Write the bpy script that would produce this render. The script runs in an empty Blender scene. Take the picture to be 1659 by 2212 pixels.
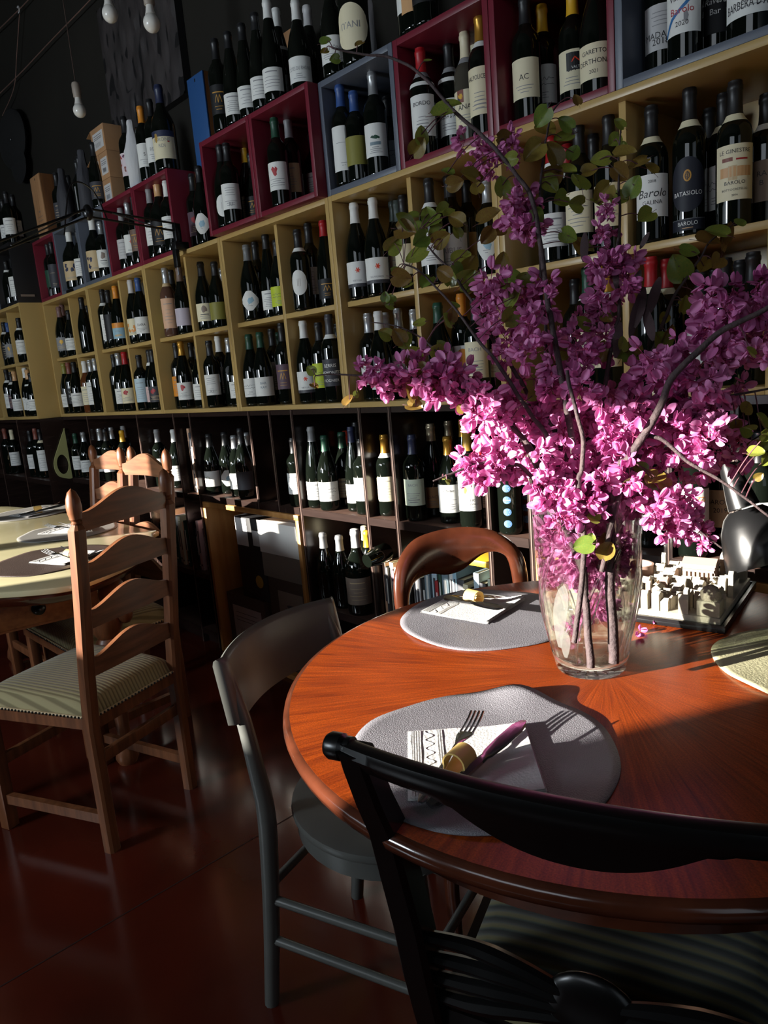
import bpy, bmesh, math, random
from mathutils import Vector, Matrix, Quaternion
R_ = math.radians
random.seed(7)
sc = bpy.context.scene
C = sc.collection

# ------------------------------------------------------------------ camera, light, exposure
CAM = Vector((4.7676, -1.6618, 1.2881))
FW = Vector((-0.72501, 0.66166, -0.19122)).normalized()
UPV = Vector((-0.08400, 0.19061, 0.97806))
RT = FW.cross(UPV).normalized()
UPV = RT.cross(FW).normalized()
FPX = 1563.17
cam_d = bpy.data.cameras.new('camera')
cam = bpy.data.objects.new('camera', cam_d); C.objects.link(cam)
cam_d.sensor_fit = 'VERTICAL'; cam_d.sensor_height = 24.0; cam_d.lens = FPX * 24.0 / 2212.0
cam_d.clip_start = 0.02; cam_d.clip_end = 60
cam.matrix_world = Matrix(((RT.x, UPV.x, -FW.x, CAM.x), (RT.y, UPV.y, -FW.y, CAM.y), (RT.z, UPV.z, -FW.z, CAM.z), (0, 0, 0, 1)))
sc.camera = cam

def ray(u, v):
    return FW + RT * ((u - 829.5) / FPX) - UPV * ((v - 1106) / FPX)
def at_y(u, v, y):
    d = ray(u, v); return CAM + d * ((y - CAM.y) / d.y)
def at_z(u, v, z):
    d = ray(u, v); return CAM + d * ((z - CAM.z) / d.z)
def at_d(u, v, dep):
    return CAM + ray(u, v) * dep

SUN_AZ, SUN_EL = R_(64), R_(13)
SUN_DIR = Vector((math.cos(SUN_AZ) * math.cos(SUN_EL), math.sin(SUN_AZ) * math.cos(SUN_EL), -math.sin(SUN_EL)))
sd = bpy.data.lights.new('sun', 'SUN'); sd.energy = 26.0; sd.angle = R_(0.55); sd.color = (1.0, 0.94, 0.84)
so = bpy.data.objects.new('sun', sd); C.objects.link(so); so.location = (0, -6, 5)
so.rotation_euler = SUN_DIR.to_track_quat('-Z', 'Y').to_euler()

w = bpy.data.worlds.new('sky'); sc.world = w; w.use_nodes = True
bg = w.node_tree.nodes['Background']; bg.inputs[0].default_value = (0.62, 0.78, 1.0, 1); bg.inputs[1].default_value = 0.15

WIN_Y = -4.5
WINS = [(-1.75, -0.80), (-0.74, 0.02), (0.08, 0.82), (0.88, 1.60), (1.67, 2.47)]
WZ0, WZ1 = 1.50, 2.25
def area(name, loc, size, direction, power, col):
    a = bpy.data.lights.new(name, 'AREA'); a.shape = 'RECTANGLE'; a.size, a.size_y = size; a.energy = power; a.color = col
    o = bpy.data.objects.new(name, a); C.objects.link(o); o.location = loc
    o.rotation_euler = Vector(direction).to_track_quat('-Z', 'Y').to_euler()
    return o
PANE_W = [3, 3, 4, 5, 90]          # the last pane sees open sky, the others look at shaded walls
for (a0, a1), pw in zip(WINS, PANE_W):
    area('daylight_pane', ((a0 + a1) / 2, WIN_Y - 0.14, (WZ0 + WZ1) / 2), (a1 - a0, WZ1 - WZ0), (0, 1, 0.04), pw, (0.80, 0.91, 1.0))
area('added_fill_back', (4.6, WIN_Y + 0.05, 2.85), (2.2, 1.1), (0, 1, 0.05), 17, (0.82, 0.91, 1.0))  # fill light added behind the camera, no window opening there
area('added_fill_side', (7.1, -2.2, 2.0), (1.6, 2.2), (-1, 0.15, -0.1), 5, (0.80, 0.90, 1.0))  # weak fill added from the right side, no door known there

vs = sc.view_settings
sc.display_settings.display_device = 'sRGB'
vs.view_transform = 'Standard'; vs.look = 'None'; vs.gamma = 1.0; vs.use_curve_mapping = False
vs.exposure = 0.0
cy = sc.cycles
cy.use_denoising = True
cy.max_bounces = 7; cy.diffuse_bounces = 3; cy.glossy_bounces = 3; cy.transmission_bounces = 7; cy.transparent_max_bounces = 12
cy.caustics_reflective = False; cy.caustics_refractive = False
cy.sample_clamp_indirect = 4.0

# ------------------------------------------------------------------ helpers
def L(r, g, b):
    f = lambda c: (c / 255) / 12.92 if c / 255 <= 0.04045 else ((c / 255 + 0.055) / 1.055) ** 2.4
    return (f(r), f(g), f(b))
MATS = {}
def mat(name, col, rough=0.5, metal=0.0, spec=0.5, var=None, scale=(8, 8, 8), bump=0.0, bscale=None, coat=0.0, detail=4.0, emit=None):
    """Principled material; var = second colour mixed in by a stretched noise."""
    if name in MATS: return MATS[name]
    m = bpy.data.materials.new(name); m.use_nodes = True
    nt = m.node_tree; b = nt.nodes['Principled BSDF']
    b.inputs['Base Color'].default_value = (*col, 1); b.inputs['Roughness'].default_value = rough
    b.inputs['Metallic'].default_value = metal; b.inputs['Specular IOR Level'].default_value = spec
    b.inputs['Coat Weight'].default_value = coat; b.inputs['Coat Roughness'].default_value = 0.12
    if var or bump:
        tc = nt.nodes.new('ShaderNodeTexCoord'); mp = nt.nodes.new('ShaderNodeMapping'); mp.inputs['Scale'].default_value = scale
        nt.links.new(tc.outputs['Object'], mp.inputs[0])
        no = nt.nodes.new('ShaderNodeTexNoise'); no.inputs['Scale'].default_value = 1.0; no.inputs['Detail'].default_value = detail
        nt.links.new(mp.outputs[0], no.inputs[0])
        if var:
            rp = nt.nodes.new('ShaderNodeValToRGB'); rp.color_ramp.elements[0].position = 0.32; rp.color_ramp.elements[1].position = 0.68
            rp.color_ramp.elements[0].color = (*col, 1); rp.color_ramp.elements[1].color = (*var, 1)
            nt.links.new(no.outputs[0], rp.inputs[0]); nt.links.new(rp.outputs[0], b.inputs['Base Color'])
        if bump:
            src = no
            if bscale:
                mp2 = nt.nodes.new('ShaderNodeMapping'); mp2.inputs['Scale'].default_value = bscale; nt.links.new(tc.outputs['Object'], mp2.inputs[0])
                src = nt.nodes.new('ShaderNodeTexNoise'); src.inputs['Scale'].default_value = 1.0; src.inputs['Detail'].default_value = 3.0
                nt.links.new(mp2.outputs[0], src.inputs[0])
            bp = nt.nodes.new('ShaderNodeBump'); bp.inputs['Strength'].default_value = bump; bp.inputs['Distance'].default_value = 0.004
            nt.links.new(src.outputs[0], bp.inputs['Height']); nt.links.new(bp.outputs[0], b.inputs['Normal'])
    MATS[name] = m
    return m
def leafy(name, col, col2, trans=0.45, rough=0.45, scale=30):
    """thin petals and leaves: diffuse + translucent + a little gloss, colour varied over the thing"""
    m = bpy.data.materials.new(name); m.use_nodes = True; nt = m.node_tree; nt.nodes.clear()
    out = nt.nodes.new('ShaderNodeOutputMaterial'); tc = nt.nodes.new('ShaderNodeTexCoord'); oi = nt.nodes.new('ShaderNodeObjectInfo')
    no = nt.nodes.new('ShaderNodeTexNoise'); no.inputs['Scale'].default_value = scale; nt.links.new(tc.outputs['Object'], no.inputs[0])
    ad = nt.nodes.new('ShaderNodeMath'); ad.operation = 'MULTIPLY_ADD'; ad.inputs[1].default_value = 0.5
    nt.links.new(oi.outputs['Random'], ad.inputs[0]); nt.links.new(no.outputs[0], ad.inputs[2])
    rp = nt.nodes.new('ShaderNodeValToRGB'); rp.color_ramp.elements[0].position = 0.45; rp.color_ramp.elements[1].position = 1.0
    rp.color_ramp.elements[0].color = (*col, 1); rp.color_ramp.elements[1].color = (*col2, 1); nt.links.new(ad.outputs[0], rp.inputs[0])
    pr = nt.nodes.new('ShaderNodeBsdfPrincipled'); pr.inputs['Roughness'].default_value = rough; nt.links.new(rp.outputs[0], pr.inputs['Base Color'])
    tr = nt.nodes.new('ShaderNodeBsdfTranslucent'); nt.links.new(rp.outputs[0], tr.inputs[0])
    mx = nt.nodes.new('ShaderNodeMixShader'); mx.inputs[0].default_value = trans
    nt.links.new(pr.outputs[0], mx.inputs[1]); nt.links.new(tr.outputs[0], mx.inputs[2]); nt.links.new(mx.outputs[0], out.inputs[0])
    MATS[name] = m; return m

def newobj(name, me, parent=None, mats=(), loc=None):
    o = bpy.data.objects.new(name, me); C.objects.link(o)
    if parent is not None: o.parent = parent
    if loc is not None: o.location = loc
    if mats and not me.materials:
        for m in mats: me.materials.append(m)
    return o
def tag(o, label, cat, group=None, kind=None):
    o['label'] = label; o['category'] = cat
    if group: o['group'] = group
    if kind: o['kind'] = kind
    return o
def struct(o): o['kind'] = 'structure'; return o
def empty(name, loc=(0, 0, 0), rz=0.0):
    o = bpy.data.objects.new(name, None); C.objects.link(o); o.location = loc; o.rotation_euler = (0, 0, rz); o.empty_display_size = 0.05
    return o
def copy_tree(o, parent=None):
    c = o.copy(); C.objects.link(c)
    if parent is not None: c.parent = parent
    for ch in list(o.children): copy_tree(ch, c)
    return c

class MB:
    """collects shapes into one mesh"""
    def __init__(s): s.v = []; s.f = []; s.mi = []; s.cur = 0
    def add(s, vs, fs):
        n = len(s.v); s.v += [tuple(p) for p in vs]; s.f += [tuple(i + n for i in f) for f in fs]; s.mi += [s.cur] * len(fs); return s
    def box(s, x0, x1, y0, y1, z0, z1, M=None, bev=0.0):
        if bev > 0:
            b = min(bev, (x1 - x0) * .45, (y1 - y0) * .45, (z1 - z0) * .45)
            bm = bmesh.new(); bmesh.ops.create_cube(bm, size=1.0)
            for q in bm.verts: q.co = Vector(((x0 + x1) / 2 + q.co.x * (x1 - x0), (y0 + y1) / 2 + q.co.y * (y1 - y0), (z0 + z1) / 2 + q.co.z * (z1 - z0)))
            bmesh.ops.bevel(bm, geom=bm.edges[:], offset=b, segments=2, affect='EDGES', profile=0.5)
            bm.verts.index_update(); vs = [q.co.copy() for q in bm.verts]; fs = [tuple(q.index for q in f.verts) for f in bm.faces]; bm.free()
        else:
            vs = [Vector(p) for p in ((x0, y0, z0), (x1, y0, z0), (x1, y1, z0), (x0, y1, z0), (x0, y0, z1), (x1, y0, z1), (x1, y1, z1), (x0, y1, z1))]
            fs = [(0, 3, 2, 1), (4, 5, 6, 7), (0, 1, 5, 4), (1, 2, 6, 5), (2, 3, 7, 6), (3, 0, 4, 7)]
        if M is not None: vs = [M @ p for p in vs]
        return s.add(vs, fs)
    def lathe(s, prof, n=24, M=None, cap=True):
        """prof: (r, z) from bottom to top about local Z"""
        vs = []; fs = []
        for r, z in prof:
            for i in range(n):
                a = 2 * math.pi * i / n; vs.append(Vector((r * math.cos(a), r * math.sin(a), z)))
        for k in range(len(prof) - 1):
            for i in range(n):
                j = (i + 1) % n; fs.append((k * n + i, k * n + j, (k + 1) * n + j, (k + 1) * n + i))
        if cap:
            if prof[0][0] > 1e-5: fs.append(tuple(range(n))[::-1])
            if prof[-1][0] > 1e-5: fs.append(tuple((len(prof) - 1) * n + i for i in range(n)))
        if M is not None: vs = [M @ p for p in vs]
        return s.add(vs, fs)
    def tube(s, pts, rad, n=8, cap=True):
        pts = [Vector(p) for p in pts]; m = len(pts)
        rr = rad if isinstance(rad, (list, tuple)) else [rad] * m
        t0 = (pts[1] - pts[0]).normalized(); ref = Vector((0, 0, 1)) if abs(t0.z) < .9 else Vector((1, 0, 0))
        nx = t0.cross(ref).normalized(); vs = []; fs = []
        for k in range(m):
            t = (pts[min(k + 1, m - 1)] - pts[max(k - 1, 0)]).normalized()
            nx = (nx - t * nx.dot(t)).normalized(); ny = t.cross(nx)
            for i in range(n):
                a = 2 * math.pi * i / n; vs.append(pts[k] + (nx * math.cos(a) + ny * math.sin(a)) * rr[k])
        for k in range(m - 1):
            for i in range(n):
                j = (i + 1) % n; fs.append((k * n + i, k * n + j, (k + 1) * n + j, (k + 1) * n + i))
        if cap: fs.append(tuple(range(n))[::-1]); fs.append(tuple((m - 1) * n + i for i in range(n)))
        return s.add(vs, fs)
    def sweep(s, secs):
        """secs: list of closed 3D rings with the same number of points"""
        n = len(secs[0]); vs = [Vector(p) for r in secs for p in r]; fs = []
        for k in range(len(secs) - 1):
            for i in range(n):
                j = (i + 1) % n; fs.append((k * n + i, k * n + j, (k + 1) * n + j, (k + 1) * n + i))
        fs.append(tuple(range(n))[::-1]); fs.append(tuple((len(secs) - 1) * n + i for i in range(n)))
        return s.add(vs, fs)
    def prism(s, poly, z0, z1, M=None):
        n = len(poly); vs = [Vector((p[0], p[1], z0)) for p in poly] + [Vector((p[0], p[1], z1)) for p in poly]
        fs = [tuple(range(n))[::-1], tuple(range(n, 2 * n))] + [(i, (i + 1) % n, n + (i + 1) % n, n + i) for i in range(n)]
        if M is not None: vs = [M @ p for p in vs]
        return s.add(vs, fs)
    def ball(s, c, r, n=12, m=8, M=None):
        prof = [(max(1e-6, math.sin(math.pi * k / m)), -math.cos(math.pi * k / m)) for k in range(m + 1)]
        rx, ry, rz = r if isinstance(r, (tuple, list)) else (r, r, r)
        T = Matrix.Translation(c) @ (M if M is not None else Matrix.Identity(4)) @ Matrix.Diagonal((rx, ry, rz, 1))
        return s.lathe(prof, n, T, cap=False)
    def mesh(s, name, mats, smooth=True, ang=38):
        me = bpy.data.meshes.new(name); me.from_pydata([tuple(p) for p in s.v], [], s.f); me.update()
        for m in (mats if isinstance(mats, (list, tuple)) else [mats]): me.materials.append(m)
        if any(s.mi): me.polygons.foreach_set('material_index', s.mi)
        bm = bmesh.new(); bm.from_mesh(me); bmesh.ops.recalc_face_normals(bm, faces=bm.faces[:]); bm.to_mesh(me); bm.free()
        if smooth: me.shade_smooth(); me.set_sharp_from_angle(angle=R_(ang))
        return me
    def obj(s, name, mats, parent=None, loc=None, smooth=True, ang=38):
        return newobj(name, s.mesh(name, mats, smooth, ang), parent, (), loc)

def catmull(pts, per=6, closed=False):
    pts = [Vector(p) for p in pts]; n = len(pts); out = []
    for i in range(n if closed else n - 1):
        p0 = pts[(i - 1) % n] if closed or i > 0 else pts[0]; p1 = pts[i]; p2 = pts[(i + 1) % n]
        p3 = pts[(i + 2) % n] if closed or i + 2 < n else pts[-1]
        for k in range(per):
            t = k / per; out.append(0.5 * ((2 * p1) + (p2 - p0) * t + (2 * p0 - 5 * p1 + 4 * p2 - p3) * t * t + (3 * p1 - p0 - 3 * p2 + p3) * t ** 3))
    if not closed: out.append(pts[-1])
    return out
def lerp(a, b, t): return a + (b - a) * t
def interp(tab, x):
    for (a, fa), (b, fb) in zip(tab, tab[1:]):
        if x <= b: return fa + (fb - fa) * (0 if b == a else max(0, (x - a)) / (b - a))
    return tab[-1][1]

# text outlines of the built-in font as flat polygons, one letter height = 1
TEXTS = {}
def text_poly(t):
    if t not in TEXTS:
        cu = bpy.data.curves.new('t', 'FONT'); cu.body = t; cu.align_x = 'CENTER'; cu.resolution_u = 2; cu.size = 1.0
        ob = bpy.data.objects.new('t', cu); C.objects.link(ob)
        dg = bpy.context.evaluated_depsgraph_get(); dg.update()
        e = ob.evaluated_get(dg); me = e.to_mesh()
        vs = [(p.co.x, p.co.y) for p in me.vertices]; fs = [tuple(p.vertices) for p in me.polygons]
        e.to_mesh_clear(); bpy.data.objects.remove(ob); bpy.data.curves.remove(cu)
        xs = [p[0] for p in vs] or [0, 1]; k = 1 / 0.73
        TEXTS[t] = ([(p[0] * k, p[1] * k) for p in vs], fs, (max(xs) - min(xs)) * k)
    return TEXTS[t]
class Decor:
    """flat marks in (s, t) metres, later bent round a bottle or laid on a face"""
    def __init__(d): d.v = []; d.f = []; d.mi = []; d.mats = []
    def m(d, ma):
        if ma not in d.mats: d.mats.append(ma)
        return d.mats.index(ma)
    def add(d, vs, fs, ma):
        n = len(d.v); k = d.m(ma); d.v += vs; d.f += [tuple(i + n for i in f) for f in fs]; d.mi += [k] * len(fs)
    def bar(d, s0, s1, t0, t1, ma):
        n = max(1, int(abs(s1 - s0) / .007)); vs = []; fs = []
        for i in range(n + 1):
            x = lerp(s0, s1, i / n); vs += [(x, t0), (x, t1)]
        for i in range(n): fs.append((2 * i, 2 * i + 2, 2 * i + 3, 2 * i + 1))
        d.add(vs, fs, ma)
    def text(d, t, sx, ty, h, ma, maxw=None, shear=0.0):
        if not t: return
        vs, fs, wd = text_poly(t); k = h
        kx = min(k, maxw / wd) if maxw else k
        d.add([(sx + p[0] * kx + p[1] * shear * kx, ty + p[1] * k) for p in vs], fs, ma)
    def blob(d, sx, ty, rx, ry, ma, n=10, jit=0.0, rnd=random):
        vs = [(sx, ty)]; fs = []; qs = [1 + jit * (rnd.random() * 2 - 1) for i in range(n)]
        for k in (1, 2, 3):
            for i in range(n):
                a = 2 * math.pi * i / n; q = qs[i] * k / 3; vs.append((sx + rx * q * math.cos(a), ty + ry * q * math.sin(a)))
        for i in range(n):
            j = (i + 1) % n; fs.append((0, 1 + i, 1 + j)); fs += [(1 + k * n + i, 1 + (k + 1) * n + i, 1 + (k + 1) * n + j, 1 + k * n + j) for k in (0, 1)]
        d.add(vs, fs, ma)
    def stroke(d, pts, wd, ma):
        fine = [pts[0]]
        for a, b in zip(pts, pts[1:]):
            k = max(1, int(math.hypot(b[0] - a[0], b[1] - a[1]) / .004)); fine += [(lerp(a[0], b[0], i / k), lerp(a[1], b[1], i / k)) for i in range(1, k + 1)]
        pts = fine; vs = []; fs = []
        for i, p in enumerate(pts):
            a = pts[max(0, i - 1)]; b = pts[min(len(pts) - 1, i + 1)]; dx, dy = b[0] - a[0], b[1] - a[1]; l = math.hypot(dx, dy) or 1
            vs += [(p[0] - dy / l * wd / 2, p[1] + dx / l * wd / 2), (p[0] + dy / l * wd / 2, p[1] - dx / l * wd / 2)]
        for i in range(len(pts) - 1): fs.append((2 * i, 2 * i + 1, 2 * i + 3, 2 * i + 2))
        d.add(vs, fs, ma)
    def bent(d, name, R, z0, parent):
        me = bpy.data.meshes.new(name); me.from_pydata([(R * math.sin(s / R), -R * math.cos(s / R), z0 + t) for s, t in d.v], [], d.f)
        for m_ in d.mats: me.materials.append(m_)
        me.polygons.foreach_set('material_index', d.mi); me.update()
        return newobj(name, me, parent)
    def flat(d, name, M, parent):
        me = bpy.data.meshes.new(name); me.from_pydata([tuple(M @ Vector((s, t, 0))) for s, t in d.v], [], d.f)
        for m_ in d.mats: me.materials.append(m_)
        me.polygons.foreach_set('material_index', d.mi); me.update()
        return newobj(name, me, parent)

# ------------------------------------------------------------------ materials
M_gold = mat('golden_brown_lacquer', L(188, 158, 100), .34, var=L(180, 150, 93), scale=(3, 3, 3), spec=.5)
M_red = mat('dark_red_lacquer', L(112, 30, 46), .42, spec=.5)
M_grey = mat('slate_grey_lacquer', L(92, 98, 110), .42, spec=.5)
M_black = mat('black_lacquer', L(30, 29, 30), .4)
M_cab = mat('dark_brown_veneer', L(46, 33, 29), .24, var=L(36, 25, 22), scale=(6, 6, 60), spec=.6)
M_cabshelf = mat('worn_brown_shelf', L(104, 80, 70), .35, var=L(84, 62, 54), scale=(4, 30, 30))
M_cabedge = mat('worn_edge', L(96, 74, 64), .5)
M_wall = mat('charcoal_plaster', L(42, 40, 36), .95, var=L(38, 36, 33), scale=(2, 2, 2), spec=.1, bump=.1, bscale=(60, 60, 60))
M_ceil = mat('dark_ceiling', L(70, 66, 62), .95)
M_floor = mat('red_resin_floor', L(84, 30, 18), .16, var=L(62, 22, 13), scale=(2.2, 2.2, 2.2), spec=.5, bump=.06, bscale=(14, 14, 14))
M_joint = mat('floor_joint', L(40, 16, 10), .6)
M_pine = mat('pine', L(196, 142, 78), .5, var=L(172, 116, 58), scale=(30, 30, 3))
M_crate = mat('crate_wood', L(176, 132, 92), .6, var=L(150, 108, 72), scale=(40, 40, 3))
M_crateside = mat('crate_wood_brown', L(112, 70, 34), .6, var=L(90, 54, 26), scale=(40, 40, 3))
M_cardb = mat('cardboard', L(176, 134, 96), .8, var=L(164, 122, 84), scale=(9, 9, 9))
M_dkoak = mat('oak_brown', L(130, 80, 50), .38, var=L(92, 54, 32), scale=(55, 55, 4), spec=.5)
M_oakh = mat('oak_slat', L(132, 84, 56), .38, var=L(94, 58, 37), scale=(5, 55, 60), spec=.5)
M_oaklight = mat('oak_light', L(158, 102, 58), .42, var=L(126, 76, 40), scale=(8, 40, 50))
M_mahog = mat('mahogany_gloss', L(86, 44, 28), .18, var=L(58, 28, 17), scale=(14, 14, 14), spec=.6, coat=.5)
M_blackwood = mat('worn_black_wood', L(13, 12, 12), .3, var=L(8, 8, 8), scale=(20, 20, 20), spec=.45)
M_greywood = mat('grey_green_paint', L(90, 91, 87), .34, var=L(80, 81, 78), scale=(10, 10, 10), spec=.5)
M_leather = mat('charcoal_leather', L(124, 122, 128), .42, var=L(112, 110, 116), scale=(6, 6, 6), bump=.5, bscale=(560, 560, 560))
M_leatherb = mat('brown_leather', L(66, 52, 46), .5, var=L(58, 45, 40), scale=(6, 6, 6), bump=.3, bscale=(420, 420, 420))
M_leathercream = mat('olive_cream_leather', L(176, 172, 140), .38, var=L(160, 156, 124), scale=(14, 14, 14), bump=.3, bscale=(260, 260, 260))
M_paper = mat('napkin_paper', L(200, 200, 199), .85, bump=.25, bscale=(240, 240, 240))
M_steel = mat('steel', (.62, .62, .64), .16, metal=1.0)
M_ochre = mat('ochre_ring', L(234, 198, 116), .42)
M_marble = mat('cream_marble', L(206, 198, 160), .16, var=L(188, 180, 140), scale=(3, 3, 3), spec=.5)
M_plaster = mat('white_plaster', L(176, 168, 152), .8, var=L(160, 152, 136), scale=(30, 30, 30), bump=.2, bscale=(300, 300, 300))
M_plasterp = mat('pink_plaster', L(172, 140, 124), .8)
M_plasterg = mat('grey_plaster', L(160, 150, 134), .85, bump=.6, bscale=(300, 300, 300))
M_tray = mat('black_tray', L(22, 22, 24), .22)
M_metalblk = mat('black_metal', L(20, 20, 21), .3, spec=.6)
M_greymetal = mat('brushed_metal', L(120, 120, 122), .3, metal=.9)
M_bulb = mat('opal_bulb', L(226, 222, 214), .25, coat=.4)
M_ceramic = mat('lamp_holder_ceramic', L(150, 138, 126), .5)
M_cord = mat('cord', L(70, 52, 44), .7)
M_wire = mat('thin_wire', L(120, 92, 82), .5)
M_bark = mat('bark', L(82, 66, 66), .75, var=L(58, 45, 47), scale=(60, 60, 60), bump=.5, bscale=(200, 200, 200))
M_barkwet = mat('bark_cut', L(116, 74, 54), .6)
M_twig = mat('twig', L(96, 58, 66), .7)
M_glassdk = mat('dark_bottle_glass', (.0035, .0050, .0035), .035, spec=.55)
M_glassamber = mat('amber_bottle_glass', (.11, .035, .012), .04, spec=.55)
M_glassrose = mat('rose_bottle_glass', (.10, .05, .035), .04, spec=.55)
M_glassclear = mat('pale_bottle_glass', (.06, .055, .042), .04, spec=.55)
COL = dict(black=L(28, 28, 30), dark=L(30, 30, 32), white=L(226, 226, 222), greywhite=L(196, 194, 194), silver=L(176, 178, 180), silverdark=L(110, 112, 112), grey=L(140, 140, 142), greengrey=L(84, 96, 92), charcoal=L(62, 62, 68),
    red=L(168, 26, 34), scarlet=L(226, 62, 24), redbrown=L(128, 70, 58), pinkbrown=L(120, 88, 84), brown=L(112, 92, 80), tan=L(206, 160, 112), taupe=L(136, 120, 108), beige=L(200, 176, 136), cream=L(226, 216, 184),
    olive=L(132, 128, 58), lime=L(188, 204, 52), green=L(28, 70, 52), mint=L(208, 218, 196), yellow=L(222, 170, 40), ochre=L(176, 138, 52), gold=L(190, 140, 54), silvergold=L(160, 146, 120), orange=L(220, 140, 46), blue=L(52, 82, 140), navy=L(40, 46, 74),
    lilac=L(188, 178, 190), pink=L(214, 184, 182), peach=L(216, 172, 140), sky=L(150, 186, 204), paleblue=L(186, 208, 220), greyblue=L(120, 140, 150), plum=L(92, 72, 84), ovaldark=L(34, 36, 46), pattern=L(214, 200, 206), stickers=L(70, 104, 140), purple=L(92, 44, 78), midblue=L(48, 110, 168))
def paper(c): return mat('label_' + c, COL[c], .55, spec=.35)
def foil(c): return mat('capsule_' + c, COL[c], .3 if c in ('silver', 'gold', 'silvergold', 'tan') else .42, metal=.55 if c in ('silver', 'gold', 'silvergold') else 0.0, spec=.5)
def ink(c): return mat('ink_' + c, COL[c], .5)

# ------------------------------------------------------------------ the room
def slab(name, x0, x1, y0, y1, z0, z1, m): return struct(MB().box(x0, x1, y0, y1, z0, z1).obj(name, m, smooth=False))
XL, XR, YF, YB, ZC = -5.2, 7.4, WIN_Y, .37, 4.1
slab('floor', XL - .2, XR + .2, YF - .3, YB + .3, -.12, 0, M_floor)
slab('ceiling', XL - .2, XR + .2, YF - .3, YB + .3, ZC, ZC + .12, M_ceil)
slab('wall_back', XL - .2, XR + .2, YB, YB + .2, 0, ZC, M_wall)
slab('wall_left', XL - .2, XL, YF - .3, YB, 0, ZC, M_wall)
# right wall with an opening added for the side fill light
b = MB()
b.box(XR, XR + .2, YF - .3, -3.0, 0, ZC); b.box(XR, XR + .2, -1.4, YB, 0, ZC); b.box(XR, XR + .2, -3.0, -1.4, 3.1, ZC); b.box(XR, XR + .2, -3.0, -1.4, 0, .9)
struct(b.obj('wall_right', M_wall, smooth=False))
# street-side wall with a row of high windows
b = MB(); y0, y1 = WIN_Y - .2, WIN_Y
b.box(XL, XR, y0, y1, 0, WZ0); b.box(XL, XR, y0, y1, WZ1, ZC)
xs = [XL] + [q for wn in WINS for q in wn] + [XR]
b.box(XL, WINS[0][0], y0, y1, WZ0, WZ1); b.box(WINS[-1][1], XR, y0, y1, WZ0, WZ1)
for (a0, a1), (c0, c1) in zip(WINS, WINS[1:]): b.box(a1, c0, y0, y1, WZ0, WZ1)
struct(b.obj('wall_front', M_wall, smooth=False))
for k, (a0, a1) in enumerate(WINS):
    f = MB(); t = .012
    f.box(a0, a0 + t, y0 + .02, y1 - .12, WZ0, WZ1); f.box(a1 - t, a1, y0 + .02, y1 - .12, WZ0, WZ1)
    f.box(a0 + t, a1 - t, y0 + .02, y1 - .12, WZ0, WZ0 + t); f.box(a0 + t, a1 - t, y0 + .02, y1 - .12, WZ1 - t, WZ1)
    struct(f.obj('window_%d' % (k + 1), M_black, smooth=False))
f = MB(); f.box(3.44, 3.47, WIN_Y + .001, WIN_Y + .04, 2.28, 3.42); f.box(5.73, 5.76, WIN_Y + .001, WIN_Y + .04, 2.28, 3.42); f.box(3.47, 5.73, WIN_Y + .001, WIN_Y + .04, 2.28, 2.30); f.box(3.47, 5.73, WIN_Y + .001, WIN_Y + .04, 3.40, 3.42)  # frame added round the rear fill light, set on solid wall
struct(f.obj('window_6', M_black, smooth=False))
struct(MB().box(3.47, 5.73, WIN_Y + .002, WIN_Y + .012, 2.30, 3.40).obj('window_7', mat('fill_panel_white', L(226, 226, 222), .8), smooth=False))  # white panel added behind the rear fill light, not a real window
# joints of the poured floor
p, q = at_z(430, 1880, 0), at_z(575, 1795, 0)
dv = (q - p).normalized(); nv = Vector((-dv.y, dv.x, 0)) * .002
a_, b_ = p - dv * 1.5, p + dv * 3.2
j = MB(); j.add([a_ - nv, b_ - nv, b_ + nv, a_ + nv], [(0, 1, 2, 3)])
for q_ in range(len(j.v)): j.v[q_] = (j.v[q_][0], j.v[q_][1], .0008)
struct(j.obj('trim_1', M_joint, smooth=False))

ORD = ['first', 'second', 'third', 'fourth', 'fifth', 'sixth', 'seventh', 'eighth', 'ninth', 'tenth', 'eleventh', 'twelfth']
Z0 = 1.17           # underside of the golden units
S7, S35 = .70, .35
def gold_unit(x0, y0, label, name='gold_shelf_unit'):
    t = .018; o = empty(name, (x0, y0, Z0)); tag(o, label, 'shelf unit', 'golden-brown four-bay shelf units')
    w_, h_, d_ = S7 - .001, S7, .345
    def pan(nm, *a): return MB().box(*a, bev=.0012).obj(nm, M_gold, o)
    pan('side_panel', 0, t, 0, d_, 0, h_); pan('side_panel', w_ - t, w_, 0, d_, 0, h_)
    pan('top_panel', t, w_ - t, 0, d_, h_ - t, h_); pan('bottom_panel', t, w_ - t, 0, d_, 0, t)
    pan('divider', w_ / 2 - t / 2, w_ / 2 + t / 2, .028, d_, t, h_ - t)
    pan('inner_shelf', t, w_ / 2 - t / 2, .028, d_, h_ / 2 - t / 2, h_ / 2 + t / 2); pan('inner_shelf', w_ / 2 + t / 2, w_ - t, .028, d_, h_ / 2 - t / 2, h_ / 2 + t / 2)
    MB().box(t, w_ - t, d_ - .008, d_, t, h_ - t).obj('back_panel', M_gold, o)
    return o
for k in range(7):
    gold_unit(k * S7, 0, ['golden-brown four-bay unit beside the stepped-forward one', 'golden-brown four-bay unit with grey and red cubes above', 'golden-brown four-bay unit under the open gap between red cubes',
        'golden-brown four-bay unit under the two cubes that jut out', 'golden-brown four-bay unit under a grey then a red cube', 'golden-brown four-bay unit behind the tall redbud branches', 'golden-brown unit at the far right edge behind the blossoms'][k])
gold_unit(-S7, -.135, 'golden-brown four-bay unit stepped forward at the far left')
gold_unit(-2 * S7, -.135, 'golden-brown unit cut by the left edge of the photo')
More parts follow.
